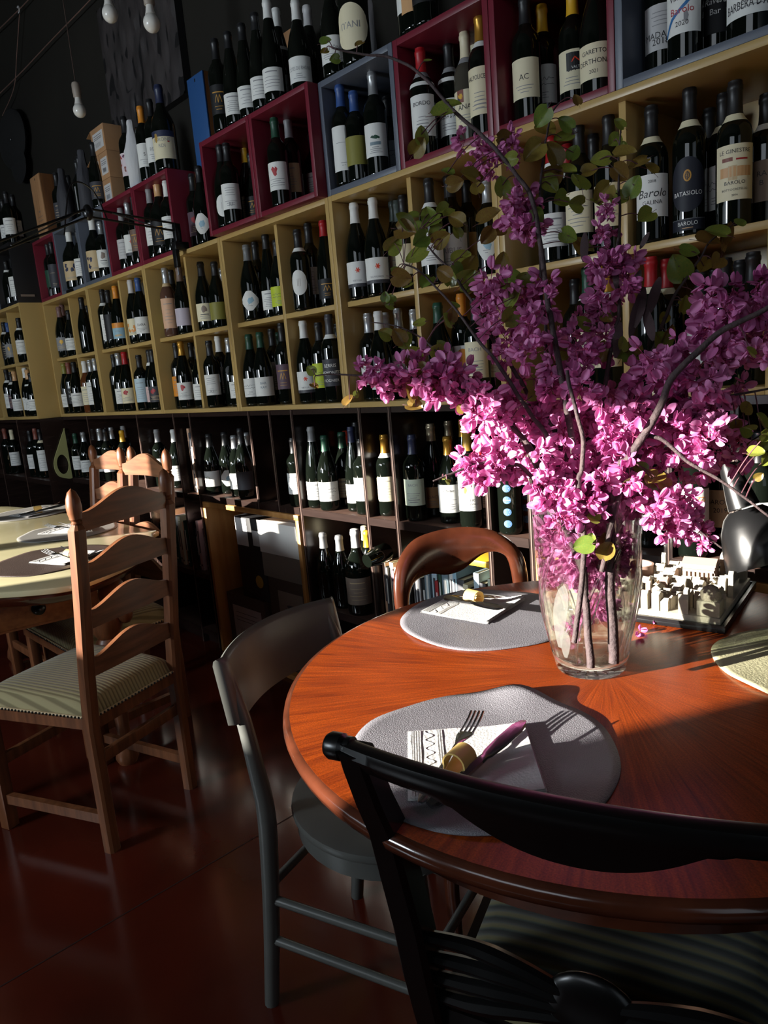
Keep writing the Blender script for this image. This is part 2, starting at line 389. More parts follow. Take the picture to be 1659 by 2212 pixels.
def cube(x0, y0, m, label, z=Z0 + S7):
    t = .018; o = empty('cube_shelf', (x0, y0, z)); tag(o, label, 'cube shelf', 'wall cubes standing on the gold units')
    s = S35 - .002; d_ = .345
    def pan(nm, *a): return MB().box(*a, bev=.0012).obj(nm, m, o)
    pan('side_panel', 0, t, 0, d_, 0, s); pan('side_panel', s - t, s, 0, d_, 0, s); pan('top_panel', t, s - t, 0, d_, s - t, s); pan('bottom_panel', t, s - t, 0, d_, 0, t)
    MB().box(t, s - t, d_ - .008, d_, t, s - t).obj('back_panel', m, o)
CUBES = 'rggrr.rrgrrgrg'
ci = {'r': 0, 'g': 0}
CUBE_NAME = {}
for i, c in enumerate(CUBES):
    if c == '.': continue
    k = ci[c]; ci[c] += 1
    nm = ORD[k] + (' red cube' if c == 'r' else ' grey cube'); CUBE_NAME[i] = nm
    cube(i * S35, -.04 if i in (6, 7) else 0, M_red if c == 'r' else M_grey, ('dark red' if c == 'r' else 'slate grey') + ' open cube full of bottles, the ' + nm + ' along the row')
for i in range(4): cube(-S35 * (i + 1), -.135, M_black if i % 2 == 0 else M_grey, ['black cube with a small label plate on its side', 'slate grey cube on the stepped-forward gold unit', 'black cube over the outermost gold unit', 'slate grey cube at the outer end of the row'][i])
# plate on the side of the black cube, tag under the grey one
tag(MB().box(.0005, .003, -.115, -.035, Z0 + .735, Z0 + .748).obj('label_plate', paper('taupe')), 'small grey label plate on the black cube side', 'label plate')
q = at_y(151, 628, -.002); tag(MB().box(q.x - .05, q.x + .05, -.004, -.0008, q.z - .008, q.z + .008).obj('shelf_tag', mat('tag_black', L(18, 18, 18), .3)), 'small black tag on the edge above the first gold unit', 'label plate')

# dark cabinet bays under the gold units
EDG = [-1.40, -.96, -.46, 0.0, .40, 1.075, 1.48, 1.64, 2.146, 2.298, 2.448, 2.846, 2.998, 3.397, 3.55, 3.956, 4.108, 4.51, 4.90]
for k, (a, c) in enumerate(zip(EDG, EDG[1:])):
    yf = -.135 if c <= 0.001 else 0.002
    o = empty('dark_cabinet', (a, yf, 0)); tag(o, 'dark brown open cabinet bay, ' + ORD[k % 12] + (' from the far left' if k < 12 else ' of the run behind the vase') + ', under the gold shelves', 'cabinet', 'dark cabinet bays')
    wd = c - a; d_ = .36 - yf; t = .018
    hang = a in (2.146, 2.298, 3.956, 4.108)          # a pine box fills the room below
    zb = .752 if hang else 0
    sp = MB().box(0, t, .002, d_, zb, Z0 - .001).obj('side_panel', M_cab, o)
    MB().box(.007, t - .007, 0, .002, zb + .002, Z0 - .002).obj('edge_strip', M_cabedge, sp)
    for z in ((.77,) if hang or a in (1.64, 3.55) else (.77, .37, .07)):
        sh = MB().box(t, wd - .0005, .002, d_, z - .018, z + .01).obj('shelf', M_cabshelf, o)
        MB().box(t, wd - .0005, 0, .002, z - .018, z + .01).obj('edge_strip', M_cab, sh)
    MB().box(t, wd - .0005, .004, d_, Z0 - .02, Z0 - .001).obj('top_panel', M_cab, o)
    MB().box(t, wd - .0005, d_ - .008, d_, .08 if zb == 0 else .79, Z0 - .02).obj('back_panel', M_cab, o)
    if not hang and a not in (1.64, 3.55): MB().box(t, wd - .0005, .03, .045, 0, .052).obj('plinth', M_cab, o)
    if k in (2, len(EDG) - 2): MB().box(wd - t if k != 2 else wd - .0, wd if k != 2 else wd + .016, .002, d_ - (.135 if k == 2 else 0), 0, Z0 - .001).obj('side_panel', M_cab, o)
BOT = [
 ('AUL', 1.528, [
  ('g',0.063,0.092,0.320,'pinkbrown','lilac','lines'),
  ('g',0.133,0.045,0.300,'pinkbrown','grey','emb'),
  ('g',0.216,0.067,0.270,'black','white','lines'),
 ]),
 ('AUR', 1.528, [
  ('b',0.398,0.112,0.275,'black','white','lines'),
  ('g',0.460,0.059,0.313,'black','dark','plain'),
 ]),
 ('ALL', 1.188, [
  ('g',0.061,0.045,0.308,'olive','white','lines'),
  ('b',0.098,0.106,0.275,'black','white','tall'),
  ('b',0.144,0.043,0.307,'redbrown','dark','txt',{'txt': ['UM', 'NN', 'O'], 'tc': 'white'}),
  ('g',0.226,0.045,0.307,'black','white','lines'),
 ]),
 ('ALR', 1.188, [
  ('c',0.397,0.043,0.299,'white','cream','lines',{'glass': 'amber'}),
  ('b',0.456,0.053,0.301,'silver','white','tall'),
  ('b',0.536,0.050,0.304,'silver','dark','plain'),
 ]),
 ('BUL', 1.528, [
  ('g',0.763,0.149,0.270,'black','white','lines'),
  ('b',0.764,0.057,0.316,'black','white','strip',{'band': 'white'}),
  ('b',0.843,0.052,0.302,'black','dark','big'),
  ('g',0.928,0.059,0.312,'orange','sky','two'),
 ]),
 ('BUR', 1.528, [
  ('g',1.103,0.141,0.307,'grey','white','redmark'),
  ('g',1.121,0.058,0.315,'greywhite','cream','blob'),
  ('g',1.206,0.058,0.313,'blue','white','txt',{'txt': ['DARA'], 'tc': 'black'}),
 ]),
 ('BLL', 1.188, [
  ('b',0.758,0.069,0.311,'black','dark','plain'),
  ('g',0.807,0.135,0.281,'black','white','lines'),
  ('g',0.844,0.057,0.312,'silver','white','lines'),
  ('g',0.936,0.052,0.311,'red','cream','redmark'),
 ]),
 ('BLR', 1.188, [
  ('b',1.103,0.053,0.283,'black','paleblue','tall'),
  ('g',1.184,0.075,0.303,'black','pink','lines',{'band': 'white'}),
  ('g',1.269,0.050,0.299,'black','charcoal','redmark'),
 ]),
 ('CUL', 1.528, [
  ('g',1.465,0.105,0.313,'black','lime','script'),
  ('c',1.523,0.045,0.311,'silver','peach','tall',{'glass': 'rose', 'band': 'beige'}),
  ('b',1.543,0.131,0.275,'black','dark','redmark'),
  ('g',1.604,0.074,0.302,'brown','lilac','plain'),
 ]),
 ('CUR', 1.528, [
  ('g',1.803,0.073,0.295,'black','cream','crest'),
  ('g',1.806,0.176,0.270,'silver','white','tall'),
  ('g',1.886,0.092,0.283,'black','olive','plain'),
 ]),
 ('CLL', 1.188, [
  ('b',1.458,0.084,0.313,'black','orange','lines'),
  ('b',1.462,0.162,0.312,'black','cream','tall'),
  ('g',1.542,0.066,0.314,'gold','white','redmark'),
  ('g',1.664,0.082,0.282,'black','white','lines'),
 ]),
 ('CLR', 1.188, [
  ('b',1.800,0.116,0.314,'white','white','txt',{'txt': ['GRI'], 'tc': 'grey', 'hi': 1}),
  ('b',1.840,0.044,0.293,'black','white','txt',{'txt': ['RI'], 'tc': 'grey', 'low': 1}),
  ('g',1.885,0.117,0.299,'silver','black','round'),
  ('g',1.985,0.082,0.270,'black','white','lines'),
 ]),
 ('DUL', 1.528, [
  ('b',2.158,0.128,0.318,'black','yellow','lines'),
  ('g',2.200,0.057,0.296,'silverdark','white','diamond'),
  ('r',2.277,0.100,0.327,'black','white','lines'),
  ('g',2.359,0.091,0.288,'black','lime','script'),
 ]),
 ('DUR', 1.528, [
  ('r',2.499,0.258,0.305,'black','black','gold'),
  ('b',2.528,0.119,0.318,'black','white','txt',{'txt': ['RI'], 'tc': 'grey', 'low': 1}),
  ('b',2.556,0.045,0.286,'black','white','pebble',{'band': 'white'}),
  ('r',2.636,0.104,0.306,'red','black','gold'),
 ]),
 ('DLL', 1.188, [
  ('g',2.161,0.045,0.291,'green','white','script'),
  ('g',2.162,0.194,0.295,'green','dark','plain'),
  ('b',2.217,0.122,0.306,'black','white','txt',{'txt': ['BACH'], 'tc': 'grey', 'hi': 1}),
  ('g',2.243,0.045,0.292,'green','white','txt',{'txt': ['BAR', 'RAY'], 'tc': 'greyblue'}),
  ('b',2.335,0.089,0.317,'black','plum','gold'),
 ]),
 ('DLR', 1.188, [
  ('g',2.501,0.071,0.309,'white','white','flower'),
  ('b',2.588,0.075,0.294,'black','lime','script'),
  ('b',2.605,0.151,0.286,'black','grey','lines'),
  ('b',2.666,0.064,0.315,'charcoal','charcoal','txt',{'txt': ['BERRIS', 'PIEMONTE', 'VIOGNIER'], 'tc': 'white', 'band': 'white'}),
 ]),
 ('EUL', 1.528, [
  ('g',2.862,0.057,0.313,'white','white','flower'),
  ('g',2.897,0.206,0.325,'greengrey','dark','plain'),
  ('g',2.950,0.061,0.310,'white','white','flower',{'txt': ['SAUVIGNON'], 'tc': 'grey'}),
  ('b',2.975,0.144,0.304,'greengrey','cream','lines'),
  ('b',3.043,0.106,0.302,'black','cream','plain'),
 ]),
 ('EUR', 1.528, [
  ('b',3.199,0.236,0.330,'black','beige','plain'),
  ('b',3.211,0.049,0.307,'black','white','script',{'band': 'white'}),
  ('m',3.212,0.142,0.330,'black','white','txt',{'txt': ['PRIBUS'], 'tc': 'grey'}),
  ('b',3.357,0.139,0.275,'silver','white','diamond'),
 ]),
 ('ELL', 1.188, [
  ('b',2.860,0.079,0.297,'silver','white','lines'),
  ('g',2.861,0.161,0.298,'greywhite','dark','plain'),
  ('g',2.939,0.055,0.295,'white','white','lines'),
  ('b',2.951,0.136,0.302,'silver','white','txt',{'txt': ['I'], 'tc': 'grey'}),
  ('b',3.042,0.120,0.289,'silver','white','lines'),
 ]),
 ('ELR', 1.188, [
  ('g',3.205,0.060,0.290,'green','dark','plain'),
  ('b',3.236,0.136,0.314,'orange','white','orb'),
  ('b',3.336,0.158,0.275,'orange','white','lines'),
  ('b',3.337,0.080,0.287,'black','cream','txt',{'txt': ['BACH'], 'tc': 'grey', 'hi': 1}),
 ]),
 ('FUL', 1.528, [
  ('b',3.595,0.193,0.320,'red','cream','txt',{'txt': ['EINAUDI', 'BAROLO'], 'tc': 'black', 'band': 'white'}),
  ('g',3.608,0.099,0.325,'red','white','lines',{'band': 'white'}),
  ('b',3.674,0.196,0.325,'black','dark','plain'),
  ('b',3.693,0.094,0.330,'black','cream','lines'),
  ('b',3.777,0.094,0.329,'black','cream','lines'),
 ]),
 ('FUR', 1.528, [
  ('b',3.898,0.072,0.306,'black','white','txt',{'txt': ['2018', 'Barolo', 'GALINA'], 'tc': 'black', 'band': 'cream', 'scr': 1}),
  ('b',3.968,0.221,0.304,'black','white','lines'),
  ('b',3.976,0.098,0.329,'black','ovaldark','txt',{'txt': ['BATASIOLO', 'BAROLO'], 'tc': 'white', 'band': 'cream', 'oval': 1}),
  ('b',4.024,0.165,0.310,'black','white','script',{'band': 'cream'}),
  ('b',4.084,0.076,0.300,'black','cream','txt',{'txt': ['LE GINESTRE', '', 'BAROLO', 'BOTTOCASTELLO', '2016'], 'tc': 'black', 'band': 'cream', 'fig': 1}),
  ('b',4.124,0.144,0.275,'black','taupe','txt',{'txt': ['RA', 'B'], 'tc': 'black', 'band': 'white'}),
 ]),
 ('FLL', 1.188, [
  ('b',3.604,0.198,0.306,'black','dark','plain'),
  ('b',3.690,0.122,0.328,'green','cream','oval',{'band': 'white'}),
  ('b',3.763,0.096,0.320,'gold','cream','txt',{'txt': ['TROPAN'], 'tc': 'brown', 'band': 'white'}),
 ]),
 ('FLR', 1.188, [
  ('b',3.898,0.061,0.312,'red','dark','plain',{'band': 'cream'}),
  ('b',3.899,0.140,0.310,'red','dark','plain',{'band': 'cream'}),
  ('b',3.978,0.229,0.275,'black','dark','plain',{'band': 'white'}),
  ('b',3.980,0.151,0.275,'black','white','plain',{'band': 'white'}),
  ('b',4.052,0.112,0.286,'black','dark','plain'),
  ('b',4.052,0.199,0.285,'black','dark','plain'),
  ('b',4.124,0.081,0.286,'black','tan','script'),
 ]),
 ('K0', 1.888, [
  ('b',0.066,0.064,0.322,'black','green','plain'),
  ('b',0.144,0.058,0.315,'black','charcoal','big'),
 ]),
 ('K1', 1.888, [
  ('b',0.413,0.138,0.295,'black','white','redmark'),
  ('m',0.437,0.056,0.330,'white','beige','blob'),
  ('b',0.530,0.067,0.307,'black','white','lines'),
 ]),
 ('K2', 1.888, [
  ('b',0.759,0.143,0.283,'black','white','lines'),
  ('m',0.772,0.056,0.330,'white','beige','blob'),
  ('b',0.853,0.063,0.288,'silver','white','crest'),
 ]),
 ('K3', 1.888, [
  ('b',1.108,0.067,0.303,'grey','greywhite','lines'),
  ('b',1.186,0.069,0.318,'silver','white','flower'),
  ('b',1.303,0.048,0.321,'black','brown','gold'),
 ]),
 ('K4', 1.888, [
  ('b',1.458,0.053,0.320,'grey','white','lines'),
  ('m',1.540,0.056,0.330,'tan','black','gold'),
  ('b',1.634,0.049,0.307,'white','white','lines'),
 ]),
 ('K6', 1.888, [
  ('g',2.161,0.013,0.314,'black','white','pebble'),
  ('g',2.168,0.123,0.325,'yellow','cream','lines'),
  ('b',2.222,0.003,0.301,'black','white','txt',{'txt': ['RI'], 'tc': 'grey', 'low': 1}),
  ('g',2.248,0.094,0.270,'black','black','gold'),
 ]),
 ('K7', 1.888, [
  ('b',2.511,0.194,0.284,'black','white','lines'),
  ('b',2.513,0.086,0.322,'grey','beige','lines'),
  ('b',2.534,0.010,0.302,'green','white','redmark'),
 ]),
 ('K8', 1.888, [
  ('b',2.857,0.043,0.315,'blue','white','big'),
  ('b',2.912,0.050,0.278,'blue','olive','plain'),
  ('b',2.917,0.193,0.285,'black','white','script'),
  ('b',2.989,0.065,0.314,'silver','white','horse'),
 ]),
 ('K9', 1.888, [
  ('b',3.208,0.053,0.301,'red','white','txt',{'txt': ['BORDO'], 'tc': 'black', 'hi': 1, 'band': 'grey', 'nb': 1}),
  ('b',3.251,0.129,0.320,'black','white','txt',{'txt': ['BARBERA D ALBA'], 'tc': 'black', 'band': 'grey', 'nb': 1}),
  ('b',3.291,0.203,0.321,'cream','dark','plain'),
  ('b',3.330,0.109,0.313,'cream','cream','txt',{'txt': ['ANA'], 'tc': 'black', 'glass': 'clear', 'band': 'grey', 'pic': 1}),
  ('b',3.413,0.074,0.320,'gold','cream','txt',{'txt': ['VALPOLICELLA'], 'tc': 'black', 'hi': 1, 'band': 'white'}),
 ]),
 ('K10', 1.888, [
  ('b',3.557,0.153,0.305,'yellow','white','script',{'sc2': 1}),
  ('b',3.559,0.074,0.305,'black','cream','txt',{'txt': ['AC'], 'tc': 'black'}),
  ('b',3.658,0.139,0.305,'yellow','cream','txt',{'txt': ['SA'], 'tc': 'black', 'band2': 1}),
  ('g',3.759,0.079,0.300,'yellow','cream','txt',{'txt': ['GARETTO', 'DERTHONA', '2021'], 'tc': 'black'}),
 ]),
 ('K11', 1.888, [
  ('b',3.908,0.107,0.305,'black','greywhite','txt',{'txt': ['MADAMA', '2018'], 'tc': 'black', 'low': 1}),
  ('b',3.981,0.067,0.305,'black','white','txt',{'txt': ['Villadori', 'Barolo', '2020'], 'tc': 'black', 'blue': 1}),
  ('b',4.020,0.135,0.305,'black','black','txt',{'txt': ['Ravera', 'Bar'], 'tc': 'white'}),
  ('m',4.110,0.100,0.360,'black','white','txt',{'txt': ["BARBERA D'ASTI"], 'tc': 'black', 'low': 1}),
 ]),
 ('T0', 2.220, [
  ('g',0.198,0.163,0.325,'black','navy','two2'),
  ('b',0.286,0.162,0.330,'black','black','gold'),
  ('b',0.307,0.087,0.330,'black','charcoal','lines'),
 ]),
 ('T1', 2.220, [
  ('b',0.582,0.104,0.330,'black','grey','strip'),
  ('b',0.658,0.086,0.330,'black','dark','plain'),
 ]),
 ('T2', 2.220, [
  ('b',0.883,0.100,0.297,'black','white','tall'),
  ('g',0.945,0.046,0.317,'black','charcoal','gold'),
 ]),
 ('T3', 2.220, [
  ('b',1.324,0.044,0.328,'black','pattern','pattern'),
 ]),
 ('T4', 2.220, [
  ('b',1.490,0.049,0.324,'orange','white','txt',{'txt': ['5'], 'tc': 'black'}),
  ('b',1.571,0.055,0.330,'black','white','txt',{'txt': ['RDI'], 'tc': 'grey'}),
  ('m',1.665,0.056,0.358,'navy','cream','txt',{'txt': ['BARONE', 'RDI'], 'tc': 'grey', 'navyband': 1}),
 ]),
 ('T6', 2.220, [
  ('b',2.224,0.003,0.330,'black','black','gold'),
  ('r',2.315,0.003,0.321,'black','white','lines'),
  ('r',2.397,0.010,0.320,'black','white','lines'),
 ]),
 ('T7', 2.220, [
  ('r',2.492,0.003,0.317,'black','white','lines'),
  ('r',2.526,0.072,0.335,'white','white','txt',{'txt': ['NNHOFF'], 'tc': 'grey', 'nb': 1}),
  ('r',2.568,0.004,0.329,'white','white','lines'),
  ('g',2.633,0.125,0.316,'greywhite','dark','plain'),
  ('g',2.668,0.047,0.300,'white','white','txt',{'txt': ['CÔTES DU RHÔNE'], 'tc': 'grey'}),
 ]),
 ('T8', 2.220, [
  ('g',2.845,0.129,0.270,'white','dark','plain'),
  ('g',2.845,0.045,0.300,'white','white','txt',{'txt': ['DU RHÔNE'], 'tc': 'grey'}),
  ('m',2.939,0.060,0.360,'black','cream','txt',{'txt': ['ITANI'], 'tc': 'grey', 'oval': 1}),
 ]),
 ('T9', 2.220, [
  ('b',3.191,0.043,0.305,'black','white','txt',{'txt': ['PIEMONTE', 'CHARDONNAY'], 'tc': 'grey', 'fig': 1}),
  ('m',3.206,0.056,0.360,'black','tan','txt',{'txt': ['BORGOGNO', 'Barolo'], 'tc': 'black'}),
  ('b',3.249,0.043,0.305,'black','black','plain'),
 ]),
 ('T10', 2.220, [
  ('m',3.556,0.056,0.360,'black','white','plain'),
 ]),
 ('G5', 1.870, [
  ('b',1.795,0.089,0.320,'black','plum','redmark'),
  ('g',1.921,0.052,0.316,'black','white','diamond'),
 ]),
 ('M0', 0.780, [
  ('b',0.061,0.044,0.280,'green','white','lines'),
  ('g',0.140,0.066,0.286,'silver','white','lines'),
 ]),
 ('M1', 0.780, [
  ('b',0.449,0.120,0.309,'silver','white','lines'),
  ('b',0.459,0.043,0.310,'silver','white','lines'),
  ('b',0.511,0.169,0.312,'grey','dark','plain'),
  ('b',0.537,0.047,0.306,'black','white','lines'),
  ('b',0.648,0.098,0.294,'yellow','white','lines'),
 ]),
 ('M2', 0.780, [
  ('b',1.125,0.083,0.302,'grey','white','script'),
  ('g',1.295,0.092,0.301,'white','white','lines'),
 ]),
 ('M4', 0.780, [
  ('g',1.694,0.066,0.283,'black','white','ring'),
  ('g',1.770,0.105,0.288,'black','white','diamond'),
  ('g',1.874,0.160,0.279,'silver','white','lines'),
  ('g',1.898,0.077,0.277,'silver','white','txt',{'txt': ['ENZ'], 'tc': 'black', 'low': 1}),
  ('g',1.986,0.060,0.311,'black','charcoal','plain'),
 ]),
 ('M6', 0.780, [
  ('b',2.396,0.043,0.275,'black','white','lines'),
 ]),
 ('M7', 0.780, [
  ('r',2.502,0.057,0.317,'grey','white','lines'),
  ('b',2.510,0.227,0.282,'scarlet','dark','plain'),
  ('b',2.588,0.215,0.317,'black','dark','plain'),
  ('g',2.596,0.131,0.288,'green','cream','lines'),
  ('g',2.597,0.045,0.286,'green','white','script'),
  ('r',2.716,0.080,0.314,'navy','white','lines'),
  ('b',2.796,0.053,0.275,'black','white','txt',{'txt': ['GS'], 'tc': 'grey'}),
 ]),
 ('M8', 0.780, [
  ('b',2.898,0.073,0.287,'gold','cream','oct',{'band': 'white'}),
 ]),
 ('M9', 0.780, [
  ('b',3.055,0.054,0.290,'navy','mint','txt',{'txt': ['BACH'], 'tc': 'grey', 'hi': 1}),
  ('r',3.061,0.233,0.317,'silvergold','dark','plain'),
  ('r',3.069,0.133,0.318,'silvergold','tan','txt',{'txt': ['ALSACE'], 'tc': 'brown', 'scr': 1}),
  ('r',3.141,0.219,0.324,'gold','dark','plain'),
  ('g',3.188,0.083,0.282,'gold','white','txt',{'txt': ['elfeder'], 'tc': 'black', 'hi': 1}),
  ('b',3.288,0.125,0.283,'red','white','redmark'),
  ('b',3.303,0.047,0.313,'ochre','white','txt',{'txt': ['PENICA', 'Tullio', 'COLLIO', 'PINOT BIANCO'], 'tc': 'grey', 'goblet': 1}),
 ]),
 ('M10', 0.780, [
  ('b',3.460,0.043,0.275,'black','stickers','txt',{'txt': ['BAROLO'], 'tc': 'white'}),
  ('b',3.474,0.120,0.275,'black','stickers','plain',{'glass': 'amber'}),
 ]),
 ('M11', 0.780, [
  ('b',3.874,0.090,0.305,'black','white','txt',{'txt': ['Sex', 'butterfly'], 'tc': 'green', 'fly': 1}),
 ]),
 ('M12', 0.780, [
  ('b',4.006,0.047,0.305,'black','white','txt',{'txt': ['TINAZZI'], 'tc': 'orange', 'hi': 1}),
  ('b',4.027,0.160,0.305,'black','cream','txt',{'txt': ['BAROLO', '2019'], 'tc': 'black'}),
 ]),
 ('M13', 0.780, [
  ('b',4.157,0.043,0.305,'black','white','plain'),
 ]),
 ('N7', 0.380, [
  ('g',2.510,0.057,0.294,'grey','dark','plain'),
  ('g',2.596,0.069,0.290,'grey','dark','plain'),
  ('r',2.617,0.187,0.305,'cream','yellow','plain'),
  ('g',2.687,0.136,0.304,'yellow','white','lines'),
  ('m',2.712,0.056,0.330,'white','taupe','lines'),
 ]),
 ('N11', 0.380, [
  ('b',3.599,0.043,0.304,'grey','white','plain'),
 ]),
 ('LUR', 1.528, [
  ('g',-0.298,-0.030,0.270,'black','pink','lines'),
  ('b',-0.232,-0.081,0.275,'black','white','lines',{'band': 'white'}),
 ]),
 ('LUL', 1.528, [
  ('b',-0.640,-0.051,0.290,'black','dark','lines',{'band': 'white'}),
  ('b',-0.562,-0.050,0.279,'blue','grey','emb'),
 ]),
 ('LLR', 1.188, [
  ('g',-0.299,-0.075,0.309,'white','white','lines'),
  ('g',-0.241,-0.078,0.294,'tan','white','script',{'nb': 1}),
  ('g',-0.154,-0.090,0.270,'black','white','lines'),
 ]),
 ('LLL', 1.188, [
  ('b',-0.643,-0.014,0.275,'black','cream','lines'),
  ('b',-0.629,-0.091,0.317,'black','white','lines',{'band': 'white'}),
  ('b',-0.552,-0.087,0.296,'black','plum','lines',{'band': 'white'}),
  ('g',-0.471,-0.090,0.297,'tan','white','lines'),
 ]),
 ('LK1', 1.888, [
  ('g',-0.289,-0.078,0.270,'black','dark','plain',{'band': 'white'}),
  ('b',-0.208,-0.065,0.275,'black','white','tall'),
 ]),
 ('LT', 2.220, [
  ('b',-0.296,-0.034,0.305,'black','white','lines'),
  ('b',-0.160,-0.015,0.305,'black','white','lines'),
  ('b',-0.104,-0.070,0.305,'black','white','lines'),
 ]),
 ('LM1', 0.780, [
  ('b',-0.403,-0.081,0.310,'black','white','lines'),
  ('b',-0.325,-0.069,0.324,'redbrown','dark','plain'),
  ('b',-0.246,-0.066,0.318,'black','white','tall',{'band': 'cream'}),
 ]),
 ('LM0', 0.780, [
  ('b',-0.910,-0.092,0.325,'redbrown','dark','plain'),
  ('b',-0.855,-0.062,0.314,'cream','white','lines'),
 ]),
]

# ------------------------------------------------------------------ wine bottles
# profiles (r, z) of the glass, capsule (z from, z to) and default label band
BT = {
 'b': dict(R=.0375, H=.305, prof=[(.031, 0), (.0365, .004), (.0375, .012), (.0375, .186), (.0365, .198), (.0325, .212), (.024, .224), (.0175, .233), (.0150, .245), (.0142, .262), (.0140, .285), (.0155, .287), (.0155, .296), (.0140, .298), (.0138, .305), (.0001, .305)], cap=.238, lab=(.058, .152)),
 'g': dict(R=.041, H=.300, prof=[(.034, 0), (.040, .004), (.041, .012), (.041, .140), (.0395, .156), (.036, .174), (.0305, .194), (.0245, .212), (.019, .228), (.0160, .243), (.0145, .262), (.0142, .282), (.0158, .284), (.0158, .293), (.0142, .295), (.0140, .300), (.0001, .300)], cap=.238, lab=(.040, .118)),
 'r': dict(R=.0385, H=.335, prof=[(.032, 0), (.0375, .004), (.0385, .012), (.0385, .120), (.0375, .142), (.0345, .172), (.0300, .202), (.0245, .232), (.0190, .258), (.0155, .280), (.0142, .300), (.0140, .316), (.0155, .318), (.0155, .327), (.0140, .329), (.0138, .335), (.0001, .335)], cap=.275, lab=(.036, .112)),
 'm': dict(R=.052, H=.360, prof=[(.044, 0), (.0505, .005), (.052, .016), (.052, .185), (.050, .203), (.043, .226), (.033, .246), (.024, .262), (.0190, .276), (.0175, .296), (.0170, .335), (.0188, .338), (.0188, .350), (.0170, .352), (.0168, .360), (.0001, .360)], cap=.285, lab=(.050, .165)),
 'c': dict(R=.0375, H=.320, prof=[(.032, 0), (.0365, .004), (.0375, .012), (.0375, .176), (.0368, .192), (.034, .206), (.027, .222), (.0195, .236), (.0160, .250), (.0150, .270), (.0148, .300), (.0160, .302), (.0160, .311), (.0148, .313), (.0145, .320), (.0001, .320)], cap=.250, lab=(.050, .165)),
}
GLASS = {None: M_glassdk, 'amber': M_glassamber, 'rose': M_glassrose, 'clear': M_glassclear}
_bm = {}
def bottle_mesh(t, g):
    if (t, g) not in _bm: _bm[t, g] = MB().lathe(BT[t]['prof'], 22).mesh('bottle_' + t, GLASS[g], ang=60)
    return _bm[t, g]
def r_at(t, z): return interp([(zz, rr) for rr, zz in BT[t]['prof'][1:]], z)
def capsule_mesh(t, c):
    k = ('cap', t, c)
    if k not in _bm:
        B = BT[t]; ks = [B['cap']] + [zz for rr, zz in B['prof'] if zz > B['cap'] + .001]
        pr = [(r_at(t, zz) + .0006, zz) for zz in ks[:-1]] + [(r_at(t, B['H'] - .001) - .001, B['H'] + .0012), (.0001, B['H'] + .0014)]
        _bm[k] = MB().lathe(pr, 18, cap=False).mesh('capsule', foil(c), ang=50)
    return _bm[k]
def band_mesh(t, c, z0, z1):
    k = ('band', t, c, z0)
    if k not in _bm:
        _bm[k] = MB().lathe([(r_at(t, z0) + .001, z0), (r_at(t, (z0 + z1) / 2) + .001, (z0 + z1) / 2), (r_at(t, z1) + .001, z1)], 18, cap=False).mesh('neck_band', paper(c), ang=50)
    return _bm[k]
def patch_mesh(t, c, z0, z1, half, shape):
    """label bent round the bottle; shape gives top and bottom along the arc"""
    k = ('lab', t, c, z0, z1, half, shape)
    if k in _bm: return _bm[k]
    R = BT[t]['R'] + .0004; n = 20; vs = []; fs = []; zc = (z0 + z1) / 2; hh = (z1 - z0) / 2
    for i in range(n + 1):
        x = -1 + 2 * i / n; a = x * half
        if shape in ('oval', 'pebble', 'round', 'orb'): q = math.sqrt(max(0, 1 - x * x)); lo, hi = zc - hh * max(q, .03), zc + hh * max(q, .03)
        elif shape == 'diamond': q = 1 - max(0, abs(x) - .25) / .75 * .8; lo, hi = zc - hh * q, zc + hh * q
        elif shape == 'oct': q = 1 - max(0, abs(x) - .72) / .28 * .3; lo, hi = zc - hh * q, zc + hh * q
        else: lo, hi = z0, z1
        vs += [(R * math.sin(a), -R * math.cos(a), lo), (R * math.sin(a), -R * math.cos(a), hi)]
    for i in range(n): fs.append((2 * i, 2 * i + 2, 2 * i + 3, 2 * i + 1))
    m = MB().add(vs, fs); me = m.mesh('label', paper(c)); _bm[k] = me
    return me
LABEL_WORD = dict(ovaldark='dark oval', greywhite='pale grey', paleblue='pale blue', sky='light blue', charcoal='charcoal', pattern='patterned', stickers='blue-sticker', mint='pale green', dark='dark', greyblue='grey')
def label_word(c): return LABEL_WORD.get(c, c)
CAP_WORD = dict(greywhite='pale grey', silverdark='steel', silvergold='embossed gold', greengrey='greenish', redbrown='reddish', pinkbrown='brownish', ochre='mustard')
